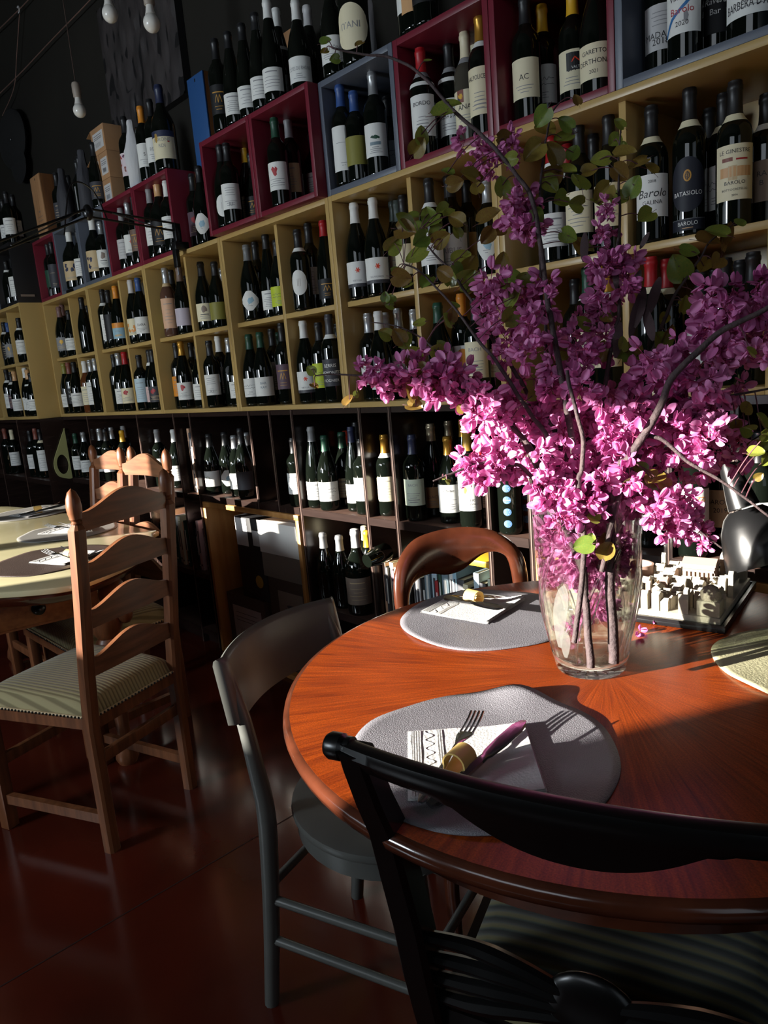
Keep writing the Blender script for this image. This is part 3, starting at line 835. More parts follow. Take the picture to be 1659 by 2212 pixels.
def cell_phrase(c):
    U = 'ABCDEF'
    pos = {'UL': 'upper left bay', 'UR': 'upper right bay', 'LL': 'lower left bay', 'LR': 'lower right bay'}
    if c[0] in U and c[1:] in pos: return pos[c[1:]] + ' of ' + ORD[U.index(c[0])] + ' gold unit', 'bottles in the gold units'
    if c[0] == 'K': return 'inside the ' + CUBE_NAME[int(c[1:])], 'bottles in the wall cubes'
    if c[0] == 'T': return 'on top of the ' + CUBE_NAME.get(int(c[1:]), 'open gap'), 'bottles on top of the cubes'
    if c == 'G5': return 'in the gap between red cubes', 'bottles on top of the cubes'
    if c in ('LK1',): return 'inside the far left black cube', 'bottles in the wall cubes'
    if c == 'LT': return 'on top of the far left cubes', 'bottles on top of the cubes'
    if c[:2] == 'LM': return ('inner' if c == 'LM1' else 'outer') + ' dark bay at far left', 'bottles in the dark cabinets'
    if c[0] == 'L': return pos[c[1:]] + ' of stepped gold unit', 'bottles in the gold units'
    if c[0] == 'M': return {'M0': 'dark bay by the pale green ring', 'M1': 'dark bay behind the ladder chairs', 'M2': 'dark bay beside the upright books', 'M4': 'dark bay above the pine box', 'M6': 'slim dark bay above pine box corner', 'M7': 'wide dark bay under red-flowered shelf', 'M8': 'slim dark bay in sunlight', 'M9': 'dark bay above the mahogany chair', 'M10': 'slim dark bay beside the vase', 'M11': 'dark bay hidden behind the vase', 'M12': 'slim dark bay behind plaster city', 'M13': 'dark bay behind the black lamp'}[c].replace('under red-flowered shelf', 'right of the pine box'), 'bottles in the dark cabinets'
    if c == 'N7': return 'low dark bay beside the pine box', 'bottles in the dark cabinets'
    if c == 'N11': return 'low bay behind the mahogany chair', 'bottles in the dark cabinets'
    return 'on the shelf', 'bottles'
INK = lambda c: ink(c if c in COL else 'black')
def decorate(lab, t, c, st, o, z0, z1, half, rnd):
    """what is printed on a label: one child mesh of the label"""
    R = BT[t]['R'] + .0008; W = R * half; d = Decor(); H = z1 - z0; light = sum(COL[c]) > .9
    k1 = INK('grey' if light else 'beige'); k2 = INK('charcoal' if light else 'white')
    def lines(ta, tb, n, wmax=.7, mt=None):
        for i in range(n):
            y = lerp(tb, ta, (i + .5) / n) * H; wd = W * wmax * rnd.uniform(.35, 1); d.bar(-wd, wd, y, y + min(.0016, H / n * .3), mt or k1)
    def squig(tc, amp=.05, mt=None, wd=.0011, ww=.75):
        pts = []; ph = rnd.random() * 6
        for i in range(34):
            x = -1 + 2 * i / 33; pts.append((x * W * ww, H * (tc + amp * math.sin(x * 17 + ph) * (.5 + .5 * math.cos(x * 5 + ph)) + x * amp * .5)))
        d.stroke(pts, wd, mt or k2)
    if st in ('lines', 'tall', 'oct', 'strip'):
        d.bar(-W * .5, W * .5, H * .8, H * .8 + .0035, k1); lines(.12, .66, rnd.choice((4, 5, 6)))
    elif st == 'script': squig(.62); squig(.48, .03); lines(.1, .3, 3, .5)
    elif st == 'redmark':
        d.blob(-W * .15, H * .68, W * .22, H * .16, INK('red'), 9, .4, rnd); d.blob(W * .05, H * .74, W * .12, H * .1, INK('red'), 8, .4, rnd); lines(.12, .42, 4)
    elif st == 'flower':
        for i in range(6):
            a = i * math.pi / 3; d.stroke([(W * .1, H * .66), (W * .1 + .0085 * math.cos(a), H * .66 + .0085 * math.sin(a))], .0032, INK('scarlet'))
        d.text((o.get('txt') or ['RIBOLLA'])[0], 0, H * .22, H * .075, k1, W * 1.5); d.bar(-W, W, 0, H * .14, INK('charcoal'))
    elif st == 'gold':
        g = INK('gold'); d.bar(-W * .5, W * .5, H * .72, H * .76, g); d.stroke([(-W * .3, H * .4), (-W * .1, H * .66), (0, H * .38), (W * .15, H * .66), (W * .3, H * .4)], .0022, g); lines(.1, .3, 2, .5, g)
    elif st == 'crest':
        d.blob(0, H * .68, W * .26, H * .2, INK('taupe'), 12, .25, rnd); d.bar(-W * .4, W * .4, H * .36, H * .4, k2); lines(.12, .3, 3, .5)
    elif st == 'emb': d.blob(0, H * .62, W * .2, H * .16, INK('yellow'), 8, .4, rnd); lines(.14, .36, 3)
    elif st == 'blob':
        q = INK('navy' if t == 'm' else 'orange')
        for i in range(5): d.blob(W * rnd.uniform(-.7, .7), H * rnd.uniform(.25, .85), W * .16, H * .1, q, 9, .5, rnd)
        lines(.08, .2, 2)
    elif st == 'two':
        d.bar(-W, W, H * .68, H, INK('orange')); d.blob(W * .1, H * .2, W * .5, H * .07, INK('beige'), 10, .3, rnd); lines(.4, .55, 2, .4)
    elif st == 'two2': d.bar(-W, W, 0, H * .5, INK('greywhite')); d.blob(-W * .4, H * .74, W * .14, H * .12, INK('orange'), 8, .4, rnd); lines(.1, .4, 3, .6, INK('grey'))
    elif st == 'diamond': d.blob(W * .1, H * .5, W * .35, H * .18, INK('sky'), 6, .3, rnd); lines(.2, .36, 2, .3)
    elif st == 'pebble':
        for i in (-1, 0, 1): d.stroke([(i * W * .16, H * .36), (i * W * .16 + .001, H * .66)], .0009, INK('taupe'))
    elif st == 'oval' or st == 'round': d.text('PERINEI' if st == 'oval' else '', 0, H * .52, H * .12, k2, W * 1.2); lines(.28, .44, 3, .5)
    elif st == 'orb': d.blob(W * .15, H * .62, W * .5, H * .28, INK('orange'), 16); lines(.1, .2, 1, .4)
    elif st == 'horse': d.blob(W * .05, H * .58, W * .3, H * .05, INK('green'), 8, .5, rnd); d.bar(-W * .4, W * .4, H * .34, H * .44, INK('greyblue')); lines(.08, .3, 4, .5)
    elif st == 'ring':
        for i in range(20):
            a, b_ = i * math.pi / 10, (i + 1) * math.pi / 10; d.stroke([(-W * .3 + .012 * math.cos(a), H * .5 + .012 * math.sin(a)), (-W * .3 + .012 * math.cos(b_), H * .5 + .012 * math.sin(b_))], .002, INK('olive'))
        lines(.3, .6, 2, .3)
    elif st == 'pattern':
        for i in range(14): d.blob(W * rnd.uniform(-.9, .9), H * rnd.uniform(.1, .9), W * .1, H * .06, INK(rnd.choice(('redbrown', 'purple', 'red'))), 7, .5, rnd)
    elif st == 'big':
        if c != 'dark': d.bar(-W * .5, W * .2, H * .62, H * .63, k1); lines(.08, .2, 2, .3)
    elif st == 'txt':
        T = o.get('txt', []); tc = INK(o.get('tc', 'black')); n = len(T)
        if c == 'stickers':
            for zc in (-.2, .22, .64, 1.05):
                d.blob(0, H * zc, .0125, .0125, INK('stickers'), 22)
                for s_ in (-.0035, .0035): d.bar(s_ - .0007, s_ + .0007, H * zc + .0065, H * zc + .0078, INK('white')); d.bar(s_ - .0007, s_ + .0007, H * zc - .0078, H * zc - .0065, INK('white'))
                if zc == .64: d.text('BAROLO', 0, H * zc - .002, .0042, INK('white'), .021)
                else: d.bar(-.007, .007, H * zc - .0006, H * zc + .0012, INK('white'))
            return d
        if o.get('oval') and n == 2: d.blob(0, H * .66, W * .2, H * .11, INK('gold'), 14); d.blob(0, H * .66, W * .14, H * .08, INK('ovaldark'), 14); d.text('B', 0, H * .62, H * .08, INK('gold')); T = T[:1]; n = 1; tops = [(.30, .085)]
        elif o.get('hi'): tops = [(.74 - .14 * i, .10) for i in range(n)]
        elif o.get('low'): tops = [(.12 + .14 * (n - 1 - i), .15) for i in range(n)]
        elif n == 1: tops = [(.46, .15)]
        elif n == 2: tops = [(.62, .13), (.40, .13)]
        elif n == 3: tops = [(.80, .07), (.47, .20), (.30, .10)] if o.get('scr') else [(.70, .13), (.42, .15), (.16, .11)]
        elif n == 4: tops = [(.82, .11), (.70, .06), (.26, .07), (.16, .055)]
        else: tops = [(.84, .075), (.5, .05), (.28, .07), (.17, .042), (.07, .04)]
        for tx, (ty, hh) in zip(T, tops): d.text(tx, 0, H * ty, H * hh, INK('red') if o.get('blue') and tx == 'Barolo' else tc, W * 1.7, .25 if (o.get('scr') and tx == 'Barolo') or tx in ('Sex', 'elfeder', 'Ravera') else 0.0)
        if o.get('fig'): d.bar(-W * .7, W * .8, H * .42, H * .6, INK('tan')); d.bar(-W * .3, W * .1, H * .36, H * .62, INK('beige')); d.bar(-W * .6, -W * .1, H * .70, H * .77, INK('redbrown')); d.bar(W * .05, W * .6, H * .71, H * .74, INK('red'))
        if o.get('goblet'): d.blob(-W * .25, H * .56, W * .13, H * .09, INK('yellow'), 8, .2, rnd); d.bar(-W * .27, -W * .23, H * .40, H * .48, INK('taupe')); lines(.02, .13, 2, .6)
        if o.get('blue'): d.stroke([(-W * .95, H * .02), (-W * .5, H * .34), (W * .2, H * .6), (W * .6, H * .78)], .0065, INK('midblue')); d.blob(W * .2, H * .34, W * .13, H * .13, INK('grey'), 5)
        if o.get('pic'): d.bar(-W * .5, -W * .02, H * .66, H, INK('redbrown')); d.blob(-W * .25, H * .82, W * .16, H * .1, INK('yellow'), 7, .4, rnd); d.blob(-W * .38, H * .74, W * .1, H * .08, INK('navy'), 7, .4, rnd)
        if o.get('band2'): d.bar(-W * .3, W, H * .48, H * .92, INK('dark')); d.text('VALTER', W * .35, H * .52, H * .07, INK('white'), W); d.stroke([(0, H * .68), (W * .2, H * .8), (W * .45, H * .7), (W * .7, H * .82)], .003, INK('scarlet'))
        if o.get('fly'):
            for bx, by in ((W * .35, H * .78), (W * .75, H * .2)): d.blob(bx, by, .0045, .008, INK('green'), 7, .2, rnd); d.blob(bx + .005, by - .002, .0035, .006, INK('green'), 7, .2, rnd)
            d.stroke([(W * .6, H * .75), (W * .64, H * .4), (W * .6, 0)], .0007, INK('charcoal'))
        if o.get('navyband'): d.bar(-W, W, H * .78, H, INK('navy')); d.blob(-W * .4, H * .76, W * .13, H * .18, INK('ochre'), 8, .2, rnd); d.blob(W * .5, H * .6, W * .08, H * .03, INK('red'), 6, .3, rnd)
        if n == 1 and not o.get('oval'): lines(.1, .34, 3, .6)
        if o.get('low'): lines(.5, .86, 4, .5)
        if o.get('hi') and not o.get('goblet'): lines(.08, .5, 5, .6)
    return d if d.v else None
HALF = dict(strip=.55, tall=1.05, big=1.15, pebble=.85, oval=.95, round=.6, diamond=.95, oct=1.1)
def put_bottles():
    num = 0
    for cell, z, rows in BOT:
        n = len(rows); phrase, grp = cell_phrase(cell)
        for i, row in enumerate(rows):
            t, x, y, h, cap, lab, st = row[:7]; o = row[7] if len(row) > 7 else {}
            B = BT[t]; rnd = random.Random(num * 31 + 5); num += 1
            b_ = newobj('wine_bottle', bottle_mesh(t, o.get('glass'))); b_.location = (x, y, z); k = h / B['H']; b_.scale = (1, 1, k)
            ang = math.atan2(CAM.x - x, -(CAM.y - y))           # labels look into the room
            b_.rotation_euler = (0, 0, ang * .72 + rnd.uniform(-.14, .14))
            newobj('capsule', capsule_mesh(t, cap), b_)
            if o.get('band'): newobj('neck_band', band_mesh(t, o['band'], B['cap'] - .016, B['cap'] - .001), b_)
            if o.get('nb'): newobj('vintage_band', band_mesh(t, 'white', .196, .207), b_)
            plain = lab == 'dark' and st in ('plain',)
            if not plain:
                z0, z1 = B['lab']; half = HALF.get(st, 1.15)
                if st in ('tall', 'big', 'strip'): z0, z1 = z0 - .012, min(z1 + .025, .178)
                if st == 'txt' and lab in ('cream', 'white') and (o.get('hi') or o.get('fig') or o.get('goblet')): z1 = min(z1 + .02, .178)
                if st == 'oval' or o.get('oval'): z0, z1 = z0 - .005, z1 + .01
                if st == 'round': z0, z1 = .135, .178
                if lab == 'stickers':
                    d = decorate(cell, t, lab, 'txt', dict(txt=['BAROLO']), z0, z1, half, rnd); d.bent('sticker', B['R'] + .0006, z0, b_)
                else:
                    lo = newobj('label', patch_mesh(t, lab, round(z0, 4), round(z1, 4), half, 'oval' if o.get('oval') else st if st in ('pebble', 'oval', 'round', 'diamond', 'oct', 'orb') and st != 'orb' else 'rect'), b_)
                    d = decorate(cell, t, lab, st, o, z0, z1, half, rnd)
                    if d: d.bent('print', B['R'] + .0008, z0, lo)
                    if o.get('oval') and lab == 'ovaldark':
                        l2 = newobj('foot_label', patch_mesh(t, 'ovaldark', .016, .040, 1.15, 'rect'), b_); d = Decor(); d.text('BAROLO', 0, .026, .0085, INK('white'), .05); d.bar(-.012, .012, .020, .0215, INK('tan')); d.bar(-.043, .043, .0385, .0392, INK('grey')); d.bent('print', B['R'] + .0008, 0, l2)
            count = (ORD[i] + ' of ' + ['one', 'two', 'three', 'four', 'five', 'six', 'seven'][n - 1] + ' ') if n > 1 else ''
            lw = label_word(lab); cw = CAP_WORD.get(cap, cap)
            txt = (lw + '-labelled bottle, ' + cw + ' capsule, ' + count + phrase) if not plain else ('dark bottle, ' + cw + ' capsule, ' + count + phrase)
            tag(b_, ' '.join(txt.split()), 'wine bottle', grp)
put_bottles()

# ------------------------------------------------------------------ boxes, cartons and oddments on the shelves
TOPZ = Z0 + S7 + S35 - .001
def crate(x, y, z, w_, d_, h_, face, label, marks=True):
    o = empty('wine_crate', (x, y, z)); tag(o, label, 'crate', 'wooden wine crates')
    MB().box(0, w_, .008, d_, 0, h_, bev=.001).obj('body', M_crateside, o)
    lid = MB().box(0, w_, 0, .0075, 0, h_, bev=.001).obj('sliding_lid', face, o)
    MB().box(w_ * .5 - .004, w_ * .5 + .004, -.0006, -.0001, h_ * .93, h_ * .93 + .012).obj('finger_slot', M_black, lid)
    if marks:
        d = Decor(); k = INK('brown')
        for q in (.30, .24, .19, .36): d.bar(w_ * .25, w_ * .75, h_ * q, h_ * q + .004, k)
        d.blob(w_ * .5, h_ * .45, w_ * .1, .006, k, 8, .3); d.flat('stamp', Matrix.Translation((0, -.0004, 0)) @ Matrix.Rotation(R_(90), 4, 'X'), lid)
    return o
crate(.025, .04, TOPZ, .155, .17, .36, M_crate, 'pale upright wooden wine crate on the first red cube')
crate(1.775, .12, TOPZ - S35 + .001, .16, .22, .34, M_crate, 'wooden crate standing in the dark gap between red cubes', False)
crate(1.80, .12, TOPZ - S35 + .002 + .34, .13, .22, .355, mat('blue_paint', L(42, 82, 136), .4), 'upright wine crate with blue painted front above the gap', False)
crate(1.635, .262, TOPZ, .10, .09, .29, M_crate, 'plain wooden box behind the wrapped bottle and blue crate', False)
crate(2.20, .235, TOPZ, .20, .10, .36, M_crate, 'plain wooden box behind the tall flute bottles', False)
def carton(name, x0, x1, y0, y1, z0, z1, m, label, flap=False, cat='carton', grp=None, tagface=True):
    o = empty(name, (x0, y0, z0)); tag(o, label, cat, grp); w_, d_, h_ = x1 - x0, y1 - y0, z1 - z0
    MB().box(0, w_, 0, d_, 0, h_, bev=.0015).obj('body', m, o)
    if tagface:
        lb = MB().box(w_ * .14, w_ * .9, -.0006, -.0001, h_ * .18, h_ * .80).obj('shipping_label', paper('greywhite'), o)
        d = Decor(); k = INK('charcoal')
        for q in (.68, .60, .54): d.bar(w_ * .22, w_ * .8, h_ * q, h_ * q + .0025, k)
        for q in range(9): d.bar(w_ * (.3 + q * .045), w_ * (.3 + q * .045) + .002, h_ * .26, h_ * .42, k)
        d.flat('print', Matrix.Translation((0, -.001, 0)) @ Matrix.Rotation(R_(90), 4, 'X'), lb)
    if flap:
        MB().add([(-.001, 0, h_), (-.075, .01, h_ - .012), (-.075, d_ * .8, h_ - .005), (-.001, d_, h_), (-.001, 0, h_ - .002), (-.075, .01, h_ - .014), (-.075, d_ * .8, h_ - .007), (-.001, d_, h_ - .002)], [(0, 1, 2, 3), (7, 6, 5, 4), (0, 4, 5, 1), (1, 5, 6, 2), (2, 6, 7, 3), (3, 7, 4, 0)]).obj('flap', m, o)
G = 'cardboard cartons stacked on the red cube'
carton('carton', .885, .985, .05, .25, TOPZ, TOPZ + .125, M_cardb, 'cardboard carton at the stack bottom beside the dark bottles', grp=G)
carton('carton', .988, 1.088, .05, .25, TOPZ, TOPZ + .125, M_cardb, 'cardboard carton at the stack bottom beside the patterned bottle', grp=G)
carton('carton', .885, .985, .05, .25, TOPZ + .126, TOPZ + .25, M_cardb, 'cardboard carton in the middle tier with an open flap', True, grp=G)
carton('carton', .988, 1.088, .05, .25, TOPZ + .126, TOPZ + .25, M_cardb, 'cardboard carton in the middle tier without a flap', grp=G)
carton('carton', .93, 1.085, .05, .25, TOPZ + .251, TOPZ + .375, M_cardb, 'topmost cardboard carton of the stack, flap open', True, grp=G)
# bottles wrapped in tissue paper
M_tissue = mat('tissue_paper', L(206, 206, 208), .8, bump=.6, bscale=(60, 60, 14)); M_tissueg = mat('grey_tissue', L(120, 120, 124), .8, bump=.6, bscale=(60, 60, 14)); M_tissued = mat('dark_tissue', L(58, 58, 64), .75, bump=.6, bscale=(60, 60, 14))
def wrapped(x, y, z, h, m, label, R=.043):
    rnd = random.Random(int(x * 1000)); s = MB(); n = 20; rings = []
    prof = [(.9, 0), (1, .02), (1.0, .45), (.97, .55), (.80, .66), (.62, .74), (.48, .82), (.42, .90), (.44, .95), (.36, .985), (.05, 1.0)]
    ph = [rnd.random() * 6 for _ in range(4)]
    for r, q in prof:
        rings.append([(R * r * (1 + .07 * math.sin(3 * a + ph[0] + q * 5) + .05 * math.sin(7 * a + ph[1] - q * 4)) * math.cos(a), R * r * (1 + .07 * math.sin(3 * a + ph[0] + q * 5) + .05 * math.sin(7 * a + ph[1] - q * 4)) * math.sin(a), h * q) for a in [2 * math.pi * i / n for i in range(n)]])
    o = s.sweep(rings).obj('wrapped_bottle', m, None, (x, y, z)); tag(o, label, 'bottle', 'bottles wrapped in paper'); return o
wrapped(1.36, .058, TOPZ, .31, M_tissue, 'bottle wrapped in white tissue paper beside the patterned-label bottle')
wrapped(1.752, .215, TOPZ, .25, M_tissueg, 'bottle loosely wrapped in grey-white paper by the blue crate')
wrapped(2.945, .075, TOPZ, .33, M_tissue, 'paper-wrapped bottle beside the oval-label magnum on the grey cube', .045)
wrapped(.42, .075, TOPZ, .33, M_tissued, 'bottle in a dark crinkled wrapper behind the lamp elbow')
wrapped(.69, .09, TOPZ, .36, M_tissued, 'tall bottle in a dark wrapper beside the cartons', .045)
# things pinned to the plaster
p = [at_y(u, v, YB - .035) for u, v in ((220, 75), (395, 205), (365, 0))]
o = empty('relief_painting', (1.02, YB - .03, 3.0)); tag(o, 'dark carved relief panel hanging on the plaster wall above the cubes', 'painting')
M_relief = mat('dark_relief', L(66, 60, 60), .55, var=L(44, 40, 40), scale=(14, 14, 5), bump=1.0, bscale=(38, 38, 12))
s = MB(); nx, nz = 40, 44; W_, H_ = .82, .66
vs = []; fs = []
from mathutils import noise
for j_ in range(nz + 1):
    for i in range(nx + 1):
        x = (i / nx - .5) * W_; z = (j_ / nz - .5) * H_
        e = min(i, nx - i, j_, nz - j_) > 0
        vs.append((x, -.012 - (.016 * abs(noise.noise(Vector((x * 14, z * 6, 1.3)))) + .01 * noise.noise(Vector((x * 25, z * 9, 4)))) * e, z))
for j_ in range(nz):
    for i in range(nx): a = j_ * (nx + 1) + i; fs.append((a, a + 1, a + nx + 2, a + nx + 1))
MB().add(vs, fs).obj('relief', M_relief, o); MB().box(-W_ / 2, W_ / 2, -.012, .028, -H_ / 2, H_ / 2).obj('board', M_black, o)
# a black cap and a peaked cloth hanging at far left
q = at_y(30, 312, YB - .05); M_felt = mat('black_felt', L(16, 16, 17), .9)
o = empty('peaked_hat', (q.x, YB - .004, q.z)); tag(o, 'black cap with a long peak hanging on the plaster wall', 'cap')
MB().ball((0, -.05, .03), (.26, .05, .19), 18, 10).obj('crown', M_felt, o)
MB().ball((.05, -.055, -.15), (.15, .02, .12), 14, 8).obj('peak', M_felt, o)
MB().ball((.10, -.098, .0), (.012, .005, .012), 8, 6).obj('badge', M_greymetal, o)
q = at_y(15, 470, .02)
o = MB().lathe([(.20, 0), (.165, .06), (.12, .14), (.06, .23), (.008, .30)], 14, Matrix.Diagonal((1, .5, 1, 1))).obj('peaked_bag', M_felt, None, (-.62, .12, TOPZ + .001)); tag(o, 'black peaked cloth bag standing on the far left cubes', 'bag')
# wall hooks and thin cables at the upper left
def wall_wire(pts, r, label, name='cable', m=M_wire):
    tag(MB().tube(catmull(pts, 8), r, 6).obj(name, m), label, 'cable', 'thin cables strung across the upper wall')
A = lambda u, v, y=.33: at_y(u, v, y)
wall_wire([A(-40, 240), A(40, 162), A(110, 88), A(190, 5), A(230, -40)], .003, 'thin cable strung diagonally across the upper plaster wall')
wall_wire([A(-20, 80), A(40, 22), A(70, -10)], .003, 'short thin cable running to the white wall hook')
wall_wire([A(5, 250), A(30, 190), A(36, 120), A(42, 30)], .0025, 'slack thin cable drooping from the white wall hook')
q = A(41, 21); tag(MB().tube([(.016 * math.cos(a), -.004, .018 * math.sin(a)) for a in [R_(-110 + i * 22) for i in range(12)]], .004, 8).obj('wall_hook', mat('hook_white', L(196, 196, 196), .4), None, q), 'white open hook screwed into the plaster at upper left', 'hook')

# pine boxes pushed into the dark cabinets
def pine_box(x0, x1, z0, z1, label):
    o = empty('pine_box', (x0, .0, z0)); tag(o, label, 'box', 'open pine boxes'); w_, h_ = x1 - x0, z1 - z0; t = .022
    MB().box(0, w_, -.004, .30, h_ - t, h_, bev=.002).obj('top_board', M_pine, o); MB().box(0, t, -.004, .30, 0, h_ - t, bev=.002).obj('side_board', M_pine, o)
    MB().box(w_ - t, w_, -.004, .30, 0, h_ - t, bev=.002).obj('side_board', M_pine, o); MB().box(t, w_ - t, .0, .30, 0, t).obj('bottom_board', M_pine, o)
    MB().box(t, w_ - t, .29, .30, t, h_ - t).obj('back_board', M_crateside, o)
pine_box(1.680, 2.440, .0, .750, 'large open pine box holding cartons under the dark shelf')
pine_box(3.574, 4.500, .0, .750, 'open pine box behind the plaster city model')
M_blkcard = mat('black_card', L(30, 29, 30), .45); M_whcard = mat('white_card', L(228, 226, 220), .6); M_greycard = mat('grey_card', L(128, 118, 108), .7); M_brcard = mat('brown_card', L(74, 58, 48), .75)
carton('brown_carton', 1.72, 2.04, .04, .27, .022, .30, M_brcard, 'dark brown carton at the bottom of the pine box', grp='cartons in the pine box')
carton('brown_carton', 2.06, 2.40, .03, .27, .022, .20, M_brcard, 'low brown carton at the bottom corner of the pine box', grp='cartons in the pine box', tagface=False)
o = empty('black_carton', (1.86, .05, .302)); tag(o, 'black carton with white top corner and yellow seal in the pine box', 'carton', 'cartons in the pine box')
MB().box(0, .22, 0, .2, 0, .385, bev=.002).obj('body', M_blkcard, o); MB().box(.004, .10, -.0012, -.0002, .25, .380).obj('front_label', paper('greywhite'), o); MB().box(.14, .20, -.0012, -.0002, .26, .33).obj('front_label', paper('silver'), o)
MB().lathe([(.0001, 0), (.03, 0), (.03, .001), (.0001, .001)], 20, Matrix.Translation((.155, -.0005, .09)) @ Matrix.Rotation(R_(90), 4, 'X')).obj('seal', ink('ochre'), o)
o = empty('logo_carton', (2.10, .04, .203)); tag(o, 'dark carton with a pale rounded label in the pine box', 'carton', 'cartons in the pine box')
MB().box(0, .30, 0, .22, 0, .235, bev=.002).obj('body', M_brcard, o); lb = MB().box(.07, .25, -.0012, -.0002, .05, .18).obj('front_label', paper('taupe'), o)
d = Decor(); d.blob(.16, .115, .035, .010, INK('charcoal'), 9, .3); d.bar(.12, .2, .10, .104, INK('charcoal')); d.flat('print', Matrix.Translation((0, -.0016, 0)) @ Matrix.Rotation(R_(90), 4, 'X'), lb)
o = empty('white_carton', (2.09, .03, .440)); tag(o, 'white lidded carton topmost in the pine box', 'carton', 'cartons in the pine box')
MB().box(0, .32, 0, .22, 0, .14, bev=.002).obj('body', M_greycard, o); lid = MB().box(-.003, .323, -.003, .223, .11, .25, bev=.002).obj('lid', M_whcard, o)
MB().box(.10, .21, .04, .06, .2502, .2512).obj('lid_label', paper('silver'), lid)

# books
BOOKC = ['white', 'greywhite', 'navy', 'charcoal', 'paleblue', 'sky', 'red', 'peach', 'cream', 'green', 'mint', 'plum', 'grey', 'greyblue', 'pink', 'black']
bookn = [0]
ORDX = ORD + ['thirteenth', 'fourteenth', 'fifteenth', 'sixteenth', 'seventeenth', 'eighteenth', 'nineteenth', 'twentieth', 'last but one', 'last']
def books(x0, x1, z, phrase, seed, hmin=.19, hmax=.27, y=.03, cols=BOOKC, grp='books on the low shelf'):
    rnd = random.Random(seed); x = x0; L_ = []
    while x < x1:
        t = rnd.uniform(.012, .032)
        if x + t > x1: break
        L_.append((x, t)); x += t + .0008
    for i, (x, t) in enumerate(L_):
        h = rnd.uniform(hmin, hmax); dp = rnd.uniform(.14, .19); c = rnd.choice(cols); yy = y + rnd.uniform(0, .02)
        o = empty('book', (x, yy, z)); bookn[0] += 1
        cw = label_word(c)
        tag(o, '%s-spined book, %s in the row %s' % (cw, ORDX[i], phrase), 'book', grp)
        cm = mat('book_' + c, COL[c], .5)
        MB().box(0, t, 0, .003, 0, h, bev=.0008).obj('spine', cm, o)
        MB().box(0, .002, .003, dp, 0, h).obj('cover', cm, o); MB().box(t - .002, t, .003, dp, 0, h).obj('cover', cm, o)
        MB().box(.002, t - .002, .0032, dp - .004, .004, h - .004).obj('pages', paper('cream'), o)
        d = Decor(); k = INK('white' if sum(COL[c]) < .9 else 'charcoal'); d.bar(t * .3, t * .7, h * .35, h * .8, k); d.bar(t * .25, t * .75, h * .08, h * .12, k); d.flat('spine_print', Matrix.Translation((0, -.0004, 0)) @ Matrix.Rotation(R_(90), 4, 'X'), o)
books(3.02, 3.385, .381, 'behind the mahogany chair', 3)
books(2.868, 2.985, .381, 'under the tipped glass', 4, .20, .23)
books(1.52, 1.632, .781, 'in the slim dark bay', 9, .22, .32, cols=['greyblue', 'charcoal', 'cream', 'grey', 'peach', 'green'], grp='books standing in the slim dark bay')
books(1.10, 1.45, .381, 'in the low bay behind the ladder chairs', 12, .2, .28, cols=['pink', 'white', 'cream', 'green', 'charcoal', 'greyblue', 'peach'])
books(1.50, 1.63, .381, 'in the slim low bay', 13, .2, .30, cols=['plum', 'charcoal', 'pink', 'taupe'])
# a glass lying on the books, and a pale book lying flat
o = MB().lathe([(.0001, .004), (.030, .0), (.033, .004), (.034, .05), (.026, .085), (.024, .10), (.0001, .10)], 20, Matrix.Rotation(R_(97), 4, 'X')).obj('empty_bottle', M_glassdk, None, (2.925, .02, .660)); tag(o, 'small empty glass bottle lying on the books', 'bottle')
o = MB().box(0, .17, 0, .15, 0, .02, bev=.002).obj('book', mat('book_yellow', COL['yellow'], .5), None, (3.2, .04, .655)); tag(o, 'yellow book lying flat on top of the book row', 'book', 'books on the low shelf')
o = MB().box(0, .11, 0, .15, 0, .014, bev=.002).obj('book', mat('book_cream', COL['cream'], .5), None, (3.05, .04, .654)); tag(o, 'cream book lying flat beside the yellow one', 'book', 'books on the low shelf')
# round white dish leaning in a bay, pale green ring panel, white rod
o = MB().lathe([(.0001, 0), (.05, .0), (.058, .006), (.06, .012), (.05, .010), (.0001, .006)], 28, Matrix.Rotation(R_(78), 4, 'X')).obj('white_dish', mat('porcelain', L(214, 212, 206), .2), None, (2.158, .12, Z0 + .018 + .155)); tag(o, 'small round white dish beside the green-capped bottles', 'dish')
o = empty('ring_panel', (.024, -.002, .79)); tag(o, 'pale green pointed board with a round hole in the dark cabinet', 'board')
ol = catmull([(0, .31), (-.055, .20), (-.098, .10), (-.085, .02), (-.03, -.008), (0, -.01)], 6); outer = [(p.x, p.y) for p in ol]
hole = [(-.045 + .036 * math.cos(a), .085 + .062 * math.sin(a)) for a in [2 * math.pi * i / 24 for i in range(24)]]
s = MB(); no = len(outer)
bm = bmesh.new()
def ringface(x):
    import mathutils
    vo = [Vector((x, p[0], p[1])) for p in outer]; vh = [Vector((x, p[0], p[1])) for p in hole]
    tri = mathutils.geometry.tessellate_polygon([vo, vh]); return vo + vh, tri
v1, tri = ringface(0.0); v2, _ = ringface(.008); s.add(v1, tri); s.add(v2, [t_[::-1] for t_ in tri])
nh = len(hole); base = 0; off = no + nh
s.v and None
s.f += [(i, (i + 1) % no, off + (i + 1) % no, off + i) for i in range(no)] + [(no + i, no + (i + 1) % nh, off + no + (i + 1) % nh, off + no + i) for i in range(nh)]; s.mi += [0] * (no + nh)
s.obj('board', mat('pale_green_paint', L(172, 172, 116), .5), o, smooth=False)
q = at_y(38, 990, -.06); tag(MB().box(-.006, .006, -.006, .006, 0, .30).obj('white_rod', mat('white_plastic', L(196, 198, 204), .4), None, (-.515, -.09, .781)), 'thin white rod standing between bottles in the far left dark bay', 'rod')
